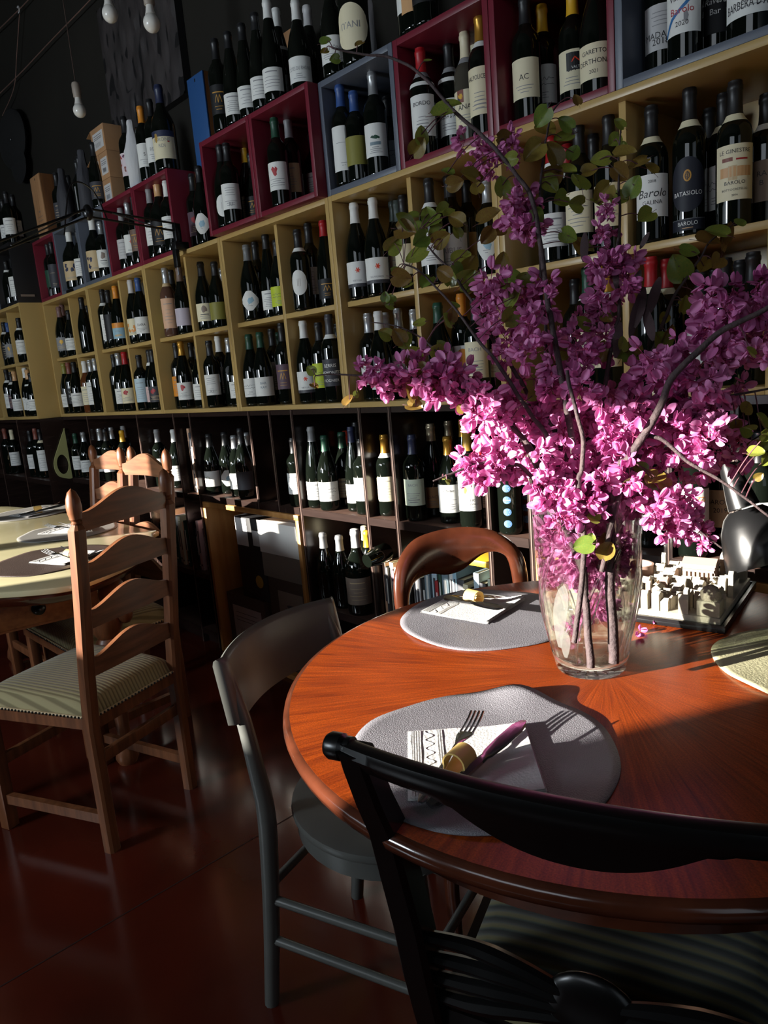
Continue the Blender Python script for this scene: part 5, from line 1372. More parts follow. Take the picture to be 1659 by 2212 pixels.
# ------------------------------------------------------------------ place settings
def placemat(c, r, seed, m, label, z=TZ, curl=0.0, grp='round leather placemats'):
    rnd = random.Random(seed); ph = [rnd.random() * 6.3 for _ in range(6)]; n = 96; secs = []; vs = [(0, 0, .0022)]; fs = []; rings = 14
    for k in range(1, rings + 1):
        q = k / rings
        for i in range(n):
            a = 2 * math.pi * i / n; rr = r * (1 + .018 * math.sin(2 * a + ph[0]) + .014 * math.sin(3 * a + ph[1]) + .010 * math.sin(5 * a + ph[2]) + .005 * math.sin(9 * a + ph[3]))
            zz = .0022 + (curl * max(0, math.cos((a - 1.9) * 1.0)) ** 24 + .0035 * max(0, math.sin(3 * a + ph[4])) ** 3) * max(0, (q - .55) / .45) ** 1.6
            vs.append((rr * q * math.cos(a), rr * q * math.sin(a), zz))
    for i in range(n): fs.append((0, 1 + i, 1 + (i + 1) % n))
    for k in range(rings - 1):
        for i in range(n): a = 1 + k * n; fs.append((a + i, a + n + i, a + n + (i + 1) % n, a + (i + 1) % n))
    s = MB().add(vs, fs); me = s.mesh('placemat', m, ang=80)
    bm = bmesh.new(); bm.from_mesh(me); bm.faces.ensure_lookup_table(); bm.normal_update()
    if bm.faces[0].normal.z < 0: bmesh.ops.reverse_faces(bm, faces=bm.faces[:])
    ret = bmesh.ops.extrude_face_region(bm, geom=bm.faces[:]); bmesh.ops.translate(bm, verts=[e for e in ret['geom'] if isinstance(e, bmesh.types.BMVert)], vec=(0, 0, -.0018))
    bmesh.ops.recalc_face_normals(bm, faces=bm.faces[:]); bm.to_mesh(me); bm.free()
    o = newobj('placemat', me, None, (), (c[0], c[1], z)); o.rotation_euler = (0, 0, 0); return tag(o, label, 'placemat', grp)
def napkin(c, ang, size, label, z, seed=1):
    """folded paper napkin, four layers, a stamped border strip along one side"""
    rnd = random.Random(seed); o = empty('napkin', (c[0], c[1], z), ang); tag(o, label, 'napkin', 'folded paper napkins'); h = size / 2; n = 16
    def sheet(z0, k, dx):
        vs = []; fs = []
        for j in range(n + 1):
            for i in range(n + 1):
                x, y = (i / n - .5) * 2 * h * k + dx, (j / n - .5) * 2 * h * k
                lift = .006 * max(0, (x / h)) ** 3 * (.4 + .6 * (y / h + 1) / 2) * k
                vs.append((x, y, z0 + lift * (z0 / .004) + .0006 * noise.noise(Vector((x * 40, y * 40, z0 * 900 + seed)))))
        for j in range(n):
            for i in range(n): a = j * (n + 1) + i; fs.append((a, a + 1, a + n + 2, a + n + 1))
        return vs, fs
    for k_, (z0, k, dx) in enumerate(((.0008, 1.0, 0), (.0022, .99, .001), (.0038, .985, -.001))):
        MB().add(*sheet(z0, k, dx)).obj('paper_layer', M_paper, o, ang=80)
    s = MB()
    for q in range(5): s.box(-h + .004 + q * .0035, -h + .0055 + q * .0035, -h * .96, h * .96, .0042, .0047)
    for q in range(3): s.box(-h + .042 + q * .0035, -h + .0435 + q * .0035, -h * .96, h * .96, .0042, .0047)
    pts = [(-h + .031 + .006 * math.sin(q * .9), lerp(-h * .95, h * .95, q / 48), .0041) for q in range(49)]; s.tube(pts, .0005, 5)
    s.obj('stamped_border', M_paper, o)
def cutlery_mesh():
    f = MB(); sec = lambda y, w_, t, z: [(-w_, y, z - t), (w_, y, z - t), (w_ * 1.0, y, z + t * .2), (w_ * .6, y, z + t), (-w_ * .6, y, z + t), (-w_ * 1.0, y, z + t * .2)]
    f.sweep([sec(*a) for a in ((0, .004, .001, 0), (.012, .0085, .0013, 0), (.05, .0062, .0014, .001), (.09, .0035, .0016, .002), (.115, .003, .0017, .003), (.13, .0085, .0011, .0015), (.14, .0115, .0010, .000), (.148, .0118, .0009, -.0005))])
    for x in (-.0094, -.0032, .0032, .0094): f.sweep([[(x - .0015, y, z - .0007), (x + .0015, y, z - .0007), (x + .0013, y, z + .0007), (x - .0013, y, z + .0007)] for y, z in ((.146, -.0005), (.165, .000), (.18, .002), (.192, .005))])
    k = MB(); k.sweep([sec(*a) for a in ((0, .005, .0025, 0), (.01, .009, .0032, 0), (.05, .0072, .0034, 0), (.10, .006, .003, 0), (.112, .005, .0022, 0), (.12, .007, .001, 0), (.15, .0086, .0008, 0), (.185, .0084, .0007, 0), (.200, .0054, .0006, 0), (.207, .001, .0005, 0))])
    return f.mesh('fork', M_steel, ang=35), k.mesh('knife', M_steel, ang=35)
FORK, KNIFE = cutlery_mesh()
def ring_mesh():
    s = MB(); n = 30; secs = []
    for i in range(n + 1):
        a = R_(-70 + 395 * i / n); r = .0165 - .0022 * i / n; w_ = .016; t = .0012
        dv = Vector((math.cos(a), 0, math.sin(a))); secs.append([dv * (r - t) + Vector((0, -w_, 0)), dv * (r + t) + Vector((0, -w_, 0)), dv * (r + t) + Vector((0, w_, 0)), dv * (r - t) + Vector((0, w_, 0))])
    return s.sweep(secs).mesh('napkin_ring', M_ochre, ang=40)
RING = ring_mesh()
def cutlery(p0, p1, where, z, fork=True, knife=True, rings=True, off=.006):
    """fork and knife through a curled ring, handle end at p0 pointing to p1"""
    d_ = Vector((p1[0] - p0[0], p1[1] - p0[1], 0)).normalized(); rz = math.atan2(d_.y, d_.x) - math.pi / 2; mid_ = Vector((p0[0], p0[1], 0)) + d_ * .085; sd_ = Vector((d_.y, -d_.x, 0))
    if rings:
        o = newobj('napkin_ring', RING, None, (), (mid_.x, mid_.y, z + .0180)); o.rotation_euler = (0, 0, rz); tag(o, 'ochre curled napkin ring on the napkin ' + where, 'napkin ring', 'ochre napkin rings')
    for me, s_, nm, lab in ((FORK, -1, 'fork', 'steel fork'), (KNIFE, 1, 'knife', 'steel knife')):
        if (nm == 'fork' and not fork) or (nm == 'knife' and not knife): continue
        q = Vector((p0[0], p0[1], 0)) + sd_ * (s_ * off); o = newobj(nm, me, None, (), (q.x, q.y, z + .0038)); o.rotation_euler = (R_(7.5), R_(28 * s_ if nm == 'knife' else -8), rz - s_ * .10 * (1 if nm == 'knife' else 1)); tag(o, lab + ' held in the ochre ring ' + where, 'cutlery', 'cutlery in napkin rings')
W2 = lambda u, v, z=TZ: (at_z(u, v, z).x, at_z(u, v, z).y)
placemat((4.164, -.967), .184, 3, M_leather, 'charcoal leather placemat nearest the black chair on the round table', curl=.020)
napkin((4.167, -.993), R_(45) , .172, 'white paper napkin on the charcoal placemat before the black chair', TZ + .0024, 1)
cutlery(W2(918, 1742, .767), W2(1066, 1572, .785), 'before the black chair', TZ + .0070)
placemat((3.828, -.535), .184, 8, M_leather, 'charcoal leather placemat before the mahogany balloon-back chair')
a, b_, c_ = Vector(W2(902, 1328)), Vector(W2(1065, 1357)), Vector(W2(1140, 1298))
ctr = (a + c_) / 2; e_ = (b_ - a)
napkin((ctr.x, ctr.y), math.atan2(e_.y, e_.x), .168, 'white paper napkin on the placemat before the mahogany chair', TZ + .0024, 2)
cutlery(W2(965, 1291, .768), W2(1130, 1330, .772), 'before the mahogany chair', TZ + .0070)
placemat((4.436, -.402), .176, 21, M_leathercream, 'olive-cream leather placemat at the table side near the plaster city', curl=.0)
M_matgrey = mat('grey_leather_mat', L(116, 114, 110), .5, bump=.3, bscale=(420, 420, 420))
placemat(W2(112, 1210), .20, 5, M_leatherb, 'dark brown round placemat at the near end of the marble table')
napkin(W2(146, 1206), R_(20), .17, 'white napkin on the dark brown placemat', TZ + .0024, 3)
cutlery(W2(185, 1212, .77), W2(92, 1192, .78), 'on the dark brown placemat', TZ + .0070)
placemat(W2(70, 1108), .20, 6, M_matgrey, 'grey round placemat at the far end of the marble table')
napkin(W2(76, 1110), R_(12), .17, 'white napkin on the far grey placemat', TZ + .0024, 4)
cutlery(W2(40, 1114, .77), W2(124, 1096, .78), 'on the far grey placemat', TZ + .0070)
placemat(W2(150, 1148), .19, 7, M_matgrey, 'grey round placemat half hidden behind the ladder-back post')
napkin(W2(150, 1145), R_(30), .17, 'white napkin half hidden behind the ladder-back post', TZ + .0024, 5)
cutlery(W2(192, 1146, .77), W2(120, 1140, .78), 'on the half hidden grey placemat', TZ + .0070, rings=False)

# ------------------------------------------------------------------ plaster city model on its tray
FR = Vector((4.250, -.368)); ex = Vector((-.984, -.177)); ey = Vector((-.105, .9945)); SW, SD = .315, .300
Mx = Matrix(((-ex.x, ey.x, 0, FR.x + ex.x * SW), (-ex.y, ey.y, 0, FR.y + ex.y * SW), (0, 0, 1, TZ), (0, 0, 0, 1)))
o = empty('city_model'); o.matrix_world = Matrix.Translation((0, 0, 0)); o.location = (FR.x + ex.x * SW, FR.y + ex.y * SW, TZ); o.rotation_euler = (0, 0, math.atan2(-ex.y, -ex.x))
tag(o, 'white plaster relief model of an old city in a black tray', 'model')
MB().box(0, SW, 0, SD, .0005, .010, bev=.002).obj('tray', M_tray, o)
s = MB()
for a in ((0, SW, 0, .006), (0, SW, SD - .006, SD), (0, .006, .006, SD - .006), (SW - .006, SW, .006, SD - .006)): s.box(a[0], a[1], a[2], a[3], .0101, .016)
s.obj('tray_rim', M_tray, o)
MB().box(.010, SW - .010, .010, SD - .010, .0101, .026, bev=.002).obj('plaster_base', M_plaster, o)
def house(w_, d_, h, roof, M):
    hw, hd = w_ / 2, d_ / 2
    vs = [(-hw, -hd, 0), (hw, -hd, 0), (hw, hd, 0), (-hw, hd, 0), (-hw, -hd, h), (hw, -hd, h), (hw, hd, h), (-hw, hd, h), (-hw, 0, h + roof), (hw, 0, h + roof)]
    return [M @ Vector(p) for p in vs], [(3, 2, 1, 0), (0, 1, 5, 4), (1, 2, 6, 5), (2, 3, 7, 6), (3, 0, 4, 7), (4, 5, 9, 8), (6, 7, 8, 9), (5, 6, 9), (7, 4, 8)]
rnd = random.Random(11); hs = []
for gy in range(15):
    for gx in range(16):
        x = .020 + gx * .0183 + rnd.uniform(-.003, .003); y = .020 + gy * .0185 + rnd.uniform(-.003, .003)
        if math.hypot(x - .07, y - .235) < .050 or math.hypot(x - .222, y - .218) < .044 or math.hypot(x - .285, y - .032) < .03: continue
        if (gx in (5, 11) or gy in (6,)) and rnd.random() < .75: continue
        w_ = rnd.uniform(.013, .021); d_ = rnd.uniform(.012, .019); h = rnd.choice((.006, .010, .014, .017)) + rnd.uniform(0, .007) + (.012 if gx > 13 or gy < 1 else 0)
        if rnd.random() < .04: h += .02; w_ = d_ = .009
        if x + w_ / 2 > SW - .012 or y + d_ / 2 > SD - .012: continue
        hs.append((y, house(w_, d_, h, rnd.uniform(.004, .009), Matrix.Translation((x, y, .0262)) @ Matrix.Rotation(rnd.choice((0, 0, R_(90), R_(12), R_(-18))), 4, 'Z'))))
hs.sort(key=lambda q: q[0])
rest = MB()
for k, (y, g) in enumerate(hs):
    if k < 96: MB().add(*g).obj('building', M_plaster if k % 17 else M_plasterp, o, smooth=False)
    else: rest.add(*g)
ro = rest.obj('far_buildings', M_plaster, o, smooth=False); ro['kind'] = 'stuff'
# oval arena, colonnaded palace, church with cupola, rock-textured block
MB().lathe([(.052, .0262), (.052, .052), (.047, .052), (.036, .034), (.034, .034), (.0001, .034)], 36, Matrix.Translation((.068, .235, 0)) @ Matrix.Diagonal((.95, .72, 1, 1))).obj('arena', M_plasterp, o)
s = MB().box(.190, .254, .195, .232, .0262, .070); s.add(*house(.068, .041, .003, .011, Matrix.Translation((.222, .2135, .070))))
pal = s.obj('palace', M_plasterp, o, smooth=False)
s = MB()
for i in range(7): s.lathe([(.0022, .034), (.0022, .058)], 8, Matrix.Translation((.196 + i * .0087, .1925, 0)))
s.box(.191, .253, .190, .1945, .058, .063).obj('colonnade', M_plaster, pal)
MB().lathe([(.012, .0262), (.012, .062), (.0135, .064), (.012, .078), (.007, .090), (.003, .098), (.003, .104), (.0001, .107)], 14, Matrix.Translation((.262, .262, 0))).obj('cupola_church', M_plaster, o)
MB().box(.262, .303, .012, .050, .0262, .056, bev=.002).obj('corner_block', M_plaster, o)
s = MB(); s.ball((.283, .031, .063), (.019, .018, .020), 18, 12)
for i, p in enumerate(s.v):
    q = 1 + .10 * noise.noise(Vector(p) * 160); s.v[i] = (.283 + (p[0] - .283) * q, .031 + (p[1] - .031) * q, .063 + (p[2] - .063) * q)
s.obj('rock_dome', M_plasterg, o)

# ------------------------------------------------------------------ cut-glass vase with water
VX, VY = 4.130, -.630
def glassmix(name, clear, rough=0.0, tint=(1, 1, 1), ior=1.46):
    m = bpy.data.materials.new(name); m.use_nodes = True; nt = m.node_tree; nt.nodes.clear(); N = nt.nodes.new
    out = N('ShaderNodeOutputMaterial'); t = N('ShaderNodeBsdfTransparent'); t.inputs[0].default_value = (*tint, 1); g = N('ShaderNodeBsdfGlass'); g.inputs['Roughness'].default_value = rough; g.inputs['IOR'].default_value = ior
    mx = N('ShaderNodeMixShader'); lw = N('ShaderNodeLayerWeight'); lw.inputs[0].default_value = .35
    ma = N('ShaderNodeMapRange'); ma.inputs[1].default_value = .25; ma.inputs[2].default_value = .95; ma.inputs[3].default_value = 1 - clear; ma.inputs[4].default_value = min(1.0, 1.75 - clear)
    nt.links.new(lw.outputs['Facing'], ma.inputs[0]); nt.links.new(ma.outputs[0], mx.inputs[0]); nt.links.new(t.outputs[0], mx.inputs[1]); nt.links.new(g.outputs[0], mx.inputs[2]); nt.links.new(mx.outputs[0], out.inputs[0]); MATS[name] = m; return m
M_vase = glassmix('crystal_glass', .80, tint=(.97, .985, .97)); M_ridge = glassmix('crystal_ridge', .18, ior=1.5); M_water = glassmix('water', .86, tint=(.97, .985, .955), ior=1.33)
m = bpy.data.materials.new('frosted_cut'); m.use_nodes = True; nt = m.node_tree; nt.nodes.clear(); N = nt.nodes.new
out = N('ShaderNodeOutputMaterial'); t = N('ShaderNodeBsdfTransparent'); d1 = N('ShaderNodeBsdfTranslucent'); d1.inputs[0].default_value = (.26, .26, .235, 1); d2 = N('ShaderNodeBsdfDiffuse'); d2.inputs[0].default_value = (.34, .34, .31, 1)
a1 = N('ShaderNodeMixShader'); a1.inputs[0].default_value = .5; nt.links.new(d1.outputs[0], a1.inputs[1]); nt.links.new(d2.outputs[0], a1.inputs[2]); a2 = N('ShaderNodeMixShader'); a2.inputs[0].default_value = .5; nt.links.new(t.outputs[0], a2.inputs[1]); nt.links.new(a1.outputs[0], a2.inputs[2]); nt.links.new(a2.outputs[0], out.inputs[0]); M_frost = m
VP = [(0, .0555), (.004, .0585), (.020, .0612), (.035, .0635), (.055, .0675), (.085, .0735), (.12, .0785), (.16, .0825), (.21, .0855), (.26, .0872), (.30, .0880)]
vr = lambda z: interp(VP, z)
o = empty('glass_vase', (VX, VY, TZ + .0008)); tag(o, 'tall clear cut-glass vase with frosted leaf cuts, full of redbud', 'vase')
prof = [(r, z) for z, r in VP] + [(.0872, .302), (.0850, .302)] + [(r - .0035, z) for z, r in VP[::-1] if z > .03] + [(.05, .026), (.0001, .024)]
MB().lathe([(.0001, .0)] + prof, 64).obj('glass_body', M_vase, o, ang=60)
n = 56; wr = [(vr(z) - .0042, z) for z in (.027, .06, .10, .16, .20, .228)]
MB().lathe([(.0001, .0265)] + wr + [(.0001, .2285)], n).obj('water', M_water, o, ang=60)
MB().lathe([(.0605, .018), (.0625, .021), (.0635, .024), (.0642, .028), (.0640, .031)], n, cap=False).obj('foot_ring', M_ridge, o)
rv = MB()
for k in range(16):
    a = 2 * math.pi * k / 16; rv.tube([(.008 * math.cos(a), .008 * math.sin(a), .0035), (.045 * math.cos(a), .045 * math.sin(a), .0035)], [.0012, .0022], 5)
rv.obj('star_cut', M_ridge, o)
vang = math.atan2(CAM.y - VY, CAM.x - VX)
for k in range(5):
    th0 = vang + 2 * math.pi * k / 5
    # two swept frosted leaves and two polished ridges per repeat
    for (dz0, dz1, da0, da1, wmax) in ((.052, .170, -.80, -.46, .21), (.036, .088, -.66, -.54, .17)):
        vs = []; fs = []; nn_ = 16
        for i in range(nn_ + 1):
            q = i / nn_; z = lerp(dz0, dz1, q); a = th0 + lerp(da0, da1, q ** 1.15); wd = wmax * (max(0, math.sin(math.pi * min(1, q * .93 + .07))) ** .55) * (.62 + .42 * q)
            for e in (-1, 0, 1): vs.append(((vr(z) + .0007) * math.cos(a + e * wd), (vr(z) + .0007) * math.sin(a + e * wd), z))
        for i in range(nn_):
            for e in (0, 1): b0 = i * 3 + e; fs.append((b0, b0 + 1, b0 + 4, b0 + 3))
        MB().add(vs, fs).obj('frosted_leaf', M_frost, o, ang=80)
    for (za, zb, aa, ab) in ((.030, .225, -.16, .62), (.028, .205, -.36, .34)):
        pts = []
        for i in range(15):
            q = i / 14; z = lerp(za, zb, q); a = th0 + lerp(aa, ab, q ** 1.7); pts.append((vr(z) * math.cos(a), vr(z) * math.sin(a), z))
        MB().tube(pts, [lerp(.0038, .0012, abs(i / 14 * 2 - .9)) + .0006 for i in range(15)], 6).obj('cut_ridge', M_ridge, o)

# ------------------------------------------------------------------ redbud branches
M_petal = leafy('redbud_petal', L(206, 110, 172), L(232, 154, 204), .32, .5); M_calyx = mat('redbud_calyx', L(150, 48, 92), .6)
M_leaf = leafy('redbud_leaf', L(142, 144, 62), L(108, 132, 58), .30, .26, 14); M_leafr = leafy('bronze_leaf', L(140, 124, 56), L(126, 96, 50), .32, .3, 14); M_pod = mat('dry_seed_pod', L(96, 76, 76), .6, var=L(70, 54, 58), scale=(90, 90, 40), bump=.4, bscale=(300, 300, 300))
def petal(s, M, l, w_, cup):
    vs = []; fs = []; n, k = 4, 5
    for j in range(k + 1):
        v = j / k; ww = w_ * math.sin(math.pi * min(1, v * .86 + .10)) ** .7
        for i in range(n + 1):
            u = i / n * 2 - 1; vs.append(M @ Vector((u * ww, v * l, cup * (u * u) * ww * 1.0 + .25 * l * v * v)))
    for j in range(k):
        for i in range(n): a = j * (n + 1) + i; fs.append((a, a + 1, a + n + 2, a + n + 1))
    s.add(vs, fs)
def flower(s, P_, d_, rnd, sc_=1.0):
    """pea flower: banner, two wings, two keel petals and a dark calyx"""
    q = d_.to_track_quat('Y', 'Z').to_matrix().to_4x4(); Mx = Matrix.Translation(P_) @ q @ Matrix.Rotation(rnd.uniform(0, 6.28), 4, 'Y') @ Matrix.Scale(sc_, 4)
    s.cur = 0
    petal(s, Mx @ Matrix.Rotation(R_(62), 4, 'X'), .0085, .0042, .5)
    for e in (-1, 1): petal(s, Mx @ Matrix.Rotation(R_(38), 4, 'X') @ Matrix.Rotation(R_(46 * e), 4, 'Z'), .0105, .0040, .6)
    for e in (-1, 1): petal(s, Mx @ Matrix.Translation((.0012 * e, 0, -.0015)) @ Matrix.Rotation(R_(-14), 4, 'X') @ Matrix.Rotation(R_(12 * e), 4, 'Z') @ Matrix.Rotation(R_(58 * e), 4, 'Y'), .0140, .0048, .7)
    s.cur = 1; s.ball(Mx @ Vector((0, -.0005, 0)), .0022 * sc_, 6, 4); s.cur = 0
def cluster(seed):
    rnd = random.Random(seed); s = MB()
    for i in range(8):
        while True:
            d_ = Vector((rnd.uniform(-1, 1), rnd.uniform(-1, 1), rnd.uniform(-1, 1)))
            if .2 < d_.length < 1: break
        d_.normalize(); P_ = d_ * rnd.uniform(.008, .022); d2 = (d_ + Vector((rnd.uniform(-.4, .4), rnd.uniform(-.4, .4), rnd.uniform(-.7, .1)))).normalized()
        s.cur = 1; s.tube([(0, 0, 0), P_ * .6, P_], .00055, 4); flower(s, P_, d2, rnd, rnd.uniform(1.05, 1.35))
    return s.mesh('blossom_cluster', [M_petal, M_calyx], ang=180)
CL = [cluster(100 + i) for i in range(7)]
def leaf_mesh(seed, m):
    rnd = random.Random(seed); s = MB(); n, k = 8, 10; vs = []; fs = []; fold = rnd.uniform(.10, .42); bend = rnd.uniform(-.25, .35)
    for j in range(k + 1):
        v = j / k; ww = .5 * (math.sin(math.pi * v ** .62) ** .62 if 0 < v < 1 else 0) + .0
        if v == 0: ww = .16
        if v == 1: ww = .012
        for i in range(n + 1):
            u = i / n * 2 - 1; back = .16 * abs(u) * (1 - v) ** 3
            vs.append((u * ww, v - back, fold * abs(u) * ww * 1.4 + bend * v * v * .5 + .02 * math.sin(5 * v + 3 * u)))
    for j in range(k):
        for i in range(n): a = j * (n + 1) + i; fs.append((a, a + 1, a + n + 2, a + n + 1))
    s.add(vs, fs); s.cur = 1; s.tube([(0, .02, -.004), (0, .5, bend * .12 - .006), (0, .96, bend * .46 - .004)], [.014, .010, .004], 4); s.tube([(0, -.38, -.04), (0, -.15, -.012), (0, .02, -.002)], [.013, .012, .014], 5)
    return s.mesh('leaf', [m, M_twig], ang=180)
LF = [leaf_mesh(i, M_leaf if i % 3 else M_leafr) for i in range(9)]
rnd = random.Random(5)
BR = {}
def branch(key, pts, r0, r1, d0, d1, label, twigs=()):
    """pts: picture path from the vase outwards, depth running d0..d1 along it"""
    n = len(pts); P_ = [at_d(u, v, lerp(d0, d1, i / (n - 1))) for i, (u, v) in enumerate(pts)]
    cv = catmull(P_, 7); m_ = len(cv); s = MB()
    cv = [p + Vector((noise.noise(p * 30), noise.noise(p * 30 + Vector((9, 0, 0))), noise.noise(p * 30 + Vector((0, 9, 0))))) * .0016 * (0 if i == 0 else 1) for i, p in enumerate(cv)]
    s.tube(cv, [lerp(r0, r1, i / (m_ - 1)) * (1 + .14 * max(0, noise.noise(p * 70))) for i, p in enumerate(cv)], 8)
    o = s.obj('redbud_branch', M_bark, ang=80); tag(o, label, 'branch', 'flowering redbud branches'); BR[key] = (o, cv)
    return o
def add_cluster(key, p, size):
    o = newobj('blossom_cluster', rnd.choice(CL), BR[key][0]); o.location = p; o.rotation_euler = (rnd.uniform(0, 6.3), rnd.uniform(0, 6.3), rnd.uniform(0, 6.3)); o.scale = (size,) * 3
def add_leaf(key, u, v, px, dep, roll=None, down=None):
    p = at_d(u, v, dep); o = newobj('leaf', rnd.choice(LF), BR[key][0]); sz = px / FPX * dep
    a = rnd.uniform(-2.6, 2.6) if down is None else down
    dirv = (RT * math.sin(a) + UPV * math.cos(a) + FW * rnd.uniform(-.5, .5)).normalized(); nrm = (-FW + RT * rnd.uniform(-.8, .8) + UPV * rnd.uniform(-.5, .9)).normalized()
    x = dirv.cross(nrm).normalized(); nrm = x.cross(dirv)
    o.matrix_world = Matrix(((x.x * sz, dirv.x * sz, nrm.x * sz, 0), (x.y * sz, dirv.y * sz, nrm.y * sz, 0), (x.z * sz, dirv.z * sz, nrm.z * sz, 0), (0, 0, 0, 1)))
    o.location = p - dirv * sz * .5
def twig(key, pts, dep, r=.0013):
    s = MB().tube(catmull([at_d(u, v, dep) for u, v in pts], 5), [r * 1.2] * 3 + [r] * (5 * (len(pts) - 1) - 2), 5); s.obj('twig', M_twig, BR[key][0])
mouth = (1262, 1330)
branch('A', [(1276, 1442), (1262, 1250), (1250, 1050), (1232, 930), (1219, 848), (1195, 718), (1182, 639), (1172, 560), (1150, 434), (1110, 370), (1040, 290), (985, 245), (930, 182), (880, 140), (830, 122), (770, 116), (718, 104)], .0062, .0016, 1.14, 1.26, 'redbud branch arching furthest up to the row of tall bottles, leafy at its tip')
branch('B', [(1285, 1235), (1270, 1200), (1225, 1000), (1185, 905), (1177, 824), (1180, 718), (1171, 652), (1167, 549), (1167, 400), (1177, 318), (1190, 250), (1208, 222)], .0046, .0013, 1.19, 1.24, 'thin upright redbud branch leafing out below the dark red cube')
branch('C', [(1258, 1235), (1240, 1150), (1190, 960), (1145, 893), (1086, 803), (1065, 771), (1036, 740), (1004, 692), (959, 639), (906, 586), (872, 570)], .0046, .0014, 1.14, 1.27, 'redbud branch leaning over the pale gold unit with round leaves at its end')
branch('D', [(1250, 1235), (1215, 1080), (1160, 900), (1110, 800), (1070, 742), (1047, 700), (1020, 652), (996, 617), (972, 580), (948, 559), (917, 522), (905, 505)], .0044, .0013, 1.22, 1.34, 'slim redbud branch ending in a tuft of leaves before the white labels')
branch('E', [(1255, 1235), (1210, 1100), (1140, 960), (1065, 893), (1010, 850), (960, 822), (901, 814), (826, 811), (786, 812), (731, 809), (682, 812)], .0050, .0011, 1.17, 1.22, 'low redbud branch reaching out sideways before the grey-labelled bottles')
branch('F', [(1245, 1235), (1180, 1060), (1110, 920), (1065, 878), (1025, 830), (985, 798), (956, 777), (938, 753), (906, 726), (848, 702), (802, 697)], .0038, .0010, 1.21, 1.28, 'small side redbud branch with few flowers pointing to the silver capsules')
branch('G', [(1290, 1235), (1300, 1150), (1300, 960), (1305, 850), (1318, 770), (1338, 660), (1328, 575), (1340, 480), (1336, 400), (1336, 344), (1340, 278)], .0046, .0013, 1.19, 1.22, 'redbud branch rising in front of the shelf post with loose flower pairs')
branch('H', [(1300, 1235), (1325, 1150), (1350, 960), (1389, 805), (1416, 744), (1440, 678), (1458, 638), (1474, 614), (1511, 559), (1532, 524), (1577, 490)], .0046, .0013, 1.22, 1.26, 'redbud branch with dry pods and broad leaves by the red capsules')
branch('I', [(1326, 1432), (1318, 1200), (1333, 1024), (1355, 996), (1380, 955), (1405, 916), (1429, 871), (1447, 823), (1474, 791), (1548, 723), (1590, 699), (1640, 676), (1700, 640)], .0082, .0034, 1.14, 1.02, 'thick grey redbud branch with the heaviest flower mass beside the tan label')
branch('J', [(1300, 1235), (1330, 1100), (1380, 960), (1416, 944), (1460, 974), (1493, 1002), (1543, 1029), (1601, 1068), (1670, 1122)], .0042, .0018, 1.12, 1.06, 'dark bare redbud branch drooping across the lamp neck')
branch('K', [(1305, 1235), (1340, 1120), (1400, 930), (1442, 863), (1511, 872), (1560, 858), (1598, 850), (1670, 838)], .0042, .0016, 1.18, 1.15, 'redbud branch running level below the tan-labelled bottle')
branch('M', [(1295, 1235), (1340, 1130), (1400, 1064), (1432, 1085), (1477, 1115), (1504, 1140), (1560, 1183)], .0036, .0014, 1.15, 1.10, 'short redbud branch drooping over the plaster city with pink tips')
branch('N', [(1258, 1235), (1200, 1100), (1133, 1014), (1097, 1005), (1056, 999), (1008, 1009), (974, 1024), (934, 1038)], .0038, .0014, 1.15, 1.12, 'short redbud branch reaching to the tan-label bottle with a bare tip')
branch('O', [(1240, 1388), (1262, 1200), (1250, 1046), (1257, 1013), (1259, 944), (1247, 897), (1236, 860), (1225, 800)], .0046, .0028, 1.12, 1.09, 'middle redbud branch standing bare-stemmed in the brightest blossom')
def inpoly(x, y, pg):
    c = False; j = len(pg) - 1
    for i in range(len(pg)):
        if (pg[i][1] > y) != (pg[j][1] > y) and x < (pg[j][0] - pg[i][0]) * (y - pg[i][1]) / (pg[j][1] - pg[i][1]) + pg[i][0]: c = not c
        j = i
    return c
def fill(pg, n, keys, d0, d1, s0=.9, s1=1.2, gap=20):
    xs = [p[0] for p in pg]; ys = [p[1] for p in pg]; got = []; tries = 0
    while len(got) < n and tries < n * 60:
        tries += 1; x, y = rnd.uniform(min(xs), max(xs)), rnd.uniform(min(ys), max(ys))
        if not inpoly(x, y, pg) or any(math.hypot(x - a, y - b_) < gap for a, b_ in got): continue
        got.append((x, y)); add_cluster(keys[len(got) % len(keys)], at_d(x, y, rnd.uniform(d0, d1)), rnd.uniform(s0, s1))
fill([(1010, 905), (1060, 845), (1130, 860), (1230, 840), (1300, 835), (1400, 880), (1400, 960), (1340, 1000), (1300, 1060), (1230, 1080), (1150, 1040), (1070, 1000)], 54, 'ODCBNO', 1.12, 1.30, gap=27)
fill([(1290, 860), (1420, 870), (1500, 890), (1575, 930), (1600, 985), (1520, 1010), (1440, 1050), (1380, 1090), (1310, 1070), (1330, 960)], 44, 'IKJGM', 1.10, 1.26, gap=26)
fill([(1500, 690), (1530, 640), (1600, 625), (1690, 610), (1690, 770), (1610, 790), (1540, 770)], 26, 'I', 1.06, 1.20, gap=24)
fill([(1330, 840), (1400, 770), (1480, 735), (1550, 765), (1590, 810), (1590, 900), (1540, 940), (1450, 930), (1380, 900)], 28, 'IKH', 1.08, 1.24, gap=27)
fill([(1050, 600), (1110, 600), (1145, 680), (1130, 760), (1110, 850), (1060, 760), (1040, 680)], 13, 'CDA', 1.18, 1.30, gap=28)
fill([(1130, 640), (1180, 610), (1250, 690), (1270, 790), (1250, 850), (1160, 840), (1120, 760)], 16, 'BAOG', 1.14, 1.28, gap=29)
fill([(870, 795), (930, 775), (1000, 800), (1060, 850), (1090, 900), (1010, 895), (930, 845)], 20, 'EF', 1.15, 1.25, gap=23)
